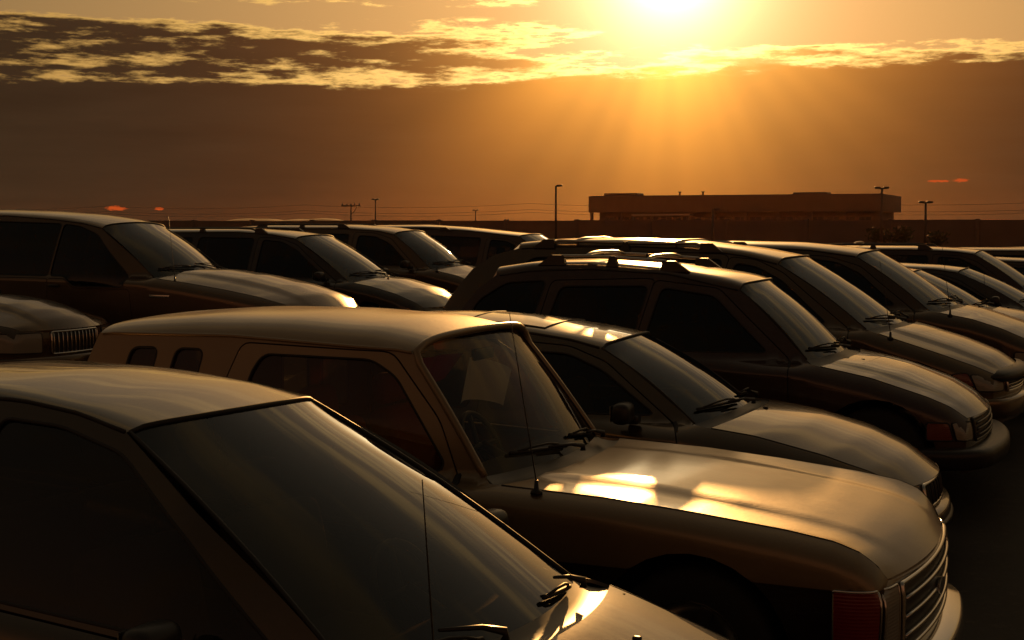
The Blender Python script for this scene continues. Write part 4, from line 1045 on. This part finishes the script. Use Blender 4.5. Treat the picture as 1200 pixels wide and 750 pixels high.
def build_hills():
    m, t, b = principled('hill_scrub', (.075, .06, .045), .95)
    def h(x):
        return 2.6+2.6*math.exp(-((x+435)/12)**2)+1.6*math.exp(-((x+452)/9)**2)+1.8*math.exp(-((x+392)/32)**2)+3.0*math.exp(-((x+500)/56)**2)+1.0*math.sin(x*.037)+.7*math.sin(x*.117+1)
    def f(u, v):
        x = lerp(-650, 350, u); a = math.sin(math.pi*v); return (x, 690+90*v, -1+max(0, h(x))*a+.25*math.sin(x*.31+v*5)*a)
    o = MB().grid(f, 240, 10).build('hills', m); tag(o, kind='structure', label='low dark hills on the horizon at the left')
build_hills()

# ------------------------------------------------------------------ light poles, wires
POLE = principled('dull_steel_pole', (.14, .125, .11), .5, .6)[0]
def pole(px, py, h, heads, label, cat='street lamp', name='light_pole'):
    r = empty(name, (px, py, 0), R(12)); tag(r, label, cat, 'light poles around the lot')
    MB().tube([(0, 0, 0), (0, 0, h*.5), (0, 0, h)], [.13, .11, .09], 8).build('pole', POLE, r)
    if name == 'utility_pole':
        MB().box((0, 0, h-.35), (3.0, .14, .18)).build('crossarm', POLE, r)
        for x in (-1.35, -.6, .6, 1.35): MB().lathe([(0, .3), (.07, .28), (.09, .1), (.05, 0), (0, 0)], (x, 0, h-.26), 'z', 8).build('insulator', POLE, r)
        MB().tube([(1.0, 0, h-.45), (.5, 0, h-1.2), (.05, 0, h-1.6)], .06, 6).build('brace', POLE, r)
    else:
        for sx in heads:
            MB().box((sx*.34, 0, h+.02), (.52, .34, .18), b=.05).build('lamp_head', POLE, r)
        MB().tube([(min(heads)*.4 if min(heads) < 0 else 0, 0, h-.04), (max(heads)*.4 if max(heads) > 0 else 0, 0, h-.04)], .06, 6).build('arm', POLE, r)
pole(-107.2, 190, 5.35, (-1, 1), 'wooden utility pole with crossarm, leftmost post on the skyline', 'utility pole', 'utility_pole')
pole(-108.4, 200, 6.15, (-1, 1), 'double-headed light pole beside the wooden utility pole', )
pole(-113.7, 250, 4.9, (-1, 1), 'short distant light pole with two heads left of the tall single lamp')
pole(-50.5, 130, 5.95, (1,), 'tall single-headed light pole just left of the building')
pole(-32.1, 120, 3.5, (1, ), 'short light pole standing before the middle of the building')
pole(-18.6, 125, 5.3, (-1, 1), 'double-headed light pole before the right end of the building')
pole(-15.3, 128, 4.1, (-1, 1), 'double-headed light pole to the right of the building against the sky')
WIRE = principled('dark_wire', (.05, .045, .04), .6)[0]
for k, (z, y) in enumerate(((4.9, 330), (4.2, 331), (6.4, 329.5))):
    pts = []
    for i in range(121):
        q = i/120; x = lerp(-330, 60, q); sag = .9*(1-(2*((q*6) % 1)-1)**2); pts.append((x, y, z+1.0-sag))
    o = MB().tube(pts, .045, 4).build('power_line', WIRE); tag(o, ['middle', 'lowest', 'uppermost'][k]+' faint power line strung along the horizon', 'power line', 'power lines along the horizon')

# ------------------------------------------------------------------ shrubs before the building
LEAF = principled('shrub_leaves', (.06, .07, .03), .8)[0]
BARK = principled('shrub_bark', (.09, .07, .05), .9)[0]
def shrub(x, y, h, w, label, seed):
    rng = random.Random(seed); r = empty('shrub', (x, y, 0)); tag(r, label, 'shrub', 'shrubs before the building')
    st = MB(); lf = MB()
    for i in range(9):
        a = rng.uniform(0, 6.28); e = Vector((math.cos(a)*w*.5*rng.random(), math.sin(a)*w*.4*rng.random(), h*rng.uniform(.6, 1)))
        st.tube([(0, 0, 0), e*.5+Vector((0, 0, .1)), e], [.05, .035, .015], 5)
        for j in range(46):
            c = e*rng.uniform(.45, 1.0)+Vector([rng.gauss(0, w*.13), rng.gauss(0, w*.13), rng.gauss(0, h*.10)]); c.z = max(.05, c.z)
            u = Vector([rng.gauss(0, 1) for _ in range(3)]).normalized(); v = u.orthogonal().normalized(); L = rng.uniform(.12, .24)
            lf.add([c-u*L, c+v*L*.45, c+u*L, c-v*L*.45], [(0, 1, 2, 3)], False)
    st.build('stem', BARK, r); lf.build('foliage', LEAF, r)
for i, (x, y, h, w, lb) in enumerate(((-18.0, 131, 2.1, 2.6, 'rounded shrub before the right end of the building'), (-19.6, 132, 1.8, 2.2, 'low shrub at the foot of the right double-headed pole'), (-14.6, 131, 1.5, 2.0, 'smallest shrub, right of the building end'),
        (-62, 232, 2.6, 4.0, 'shrub before the middle of the building facade'), (-70, 233, 2.2, 3.0, 'shrub left of the building middle near the canopy'), (-52, 233, 2.4, 3.4, 'shrub before the right half of the facade'))): shrub(x, y, h, w, lb, 40+i)

# ------------------------------------------------------------------ haze: thin dusty evening air round the whole scene
def build_haze():
    m = bpy.data.materials.new('evening_haze'); m.use_nodes = True; t = NT(m.node_tree); t.n.clear()
    out = t.node('ShaderNodeOutputMaterial'); v = t.node('ShaderNodeVolumePrincipled')
    v.inputs['Color'].default_value = (1.0, .40, .17, 1); v.inputs['Density'].default_value = .000014; v.inputs['Anisotropy'].default_value = .82
    t.l.new(v.outputs[0], out.inputs['Volume'])
    o = MB().box((-150, 370, 5.5), (1100, 860, 15)).build('haze', m); tag(o, kind='stuff')
build_haze()
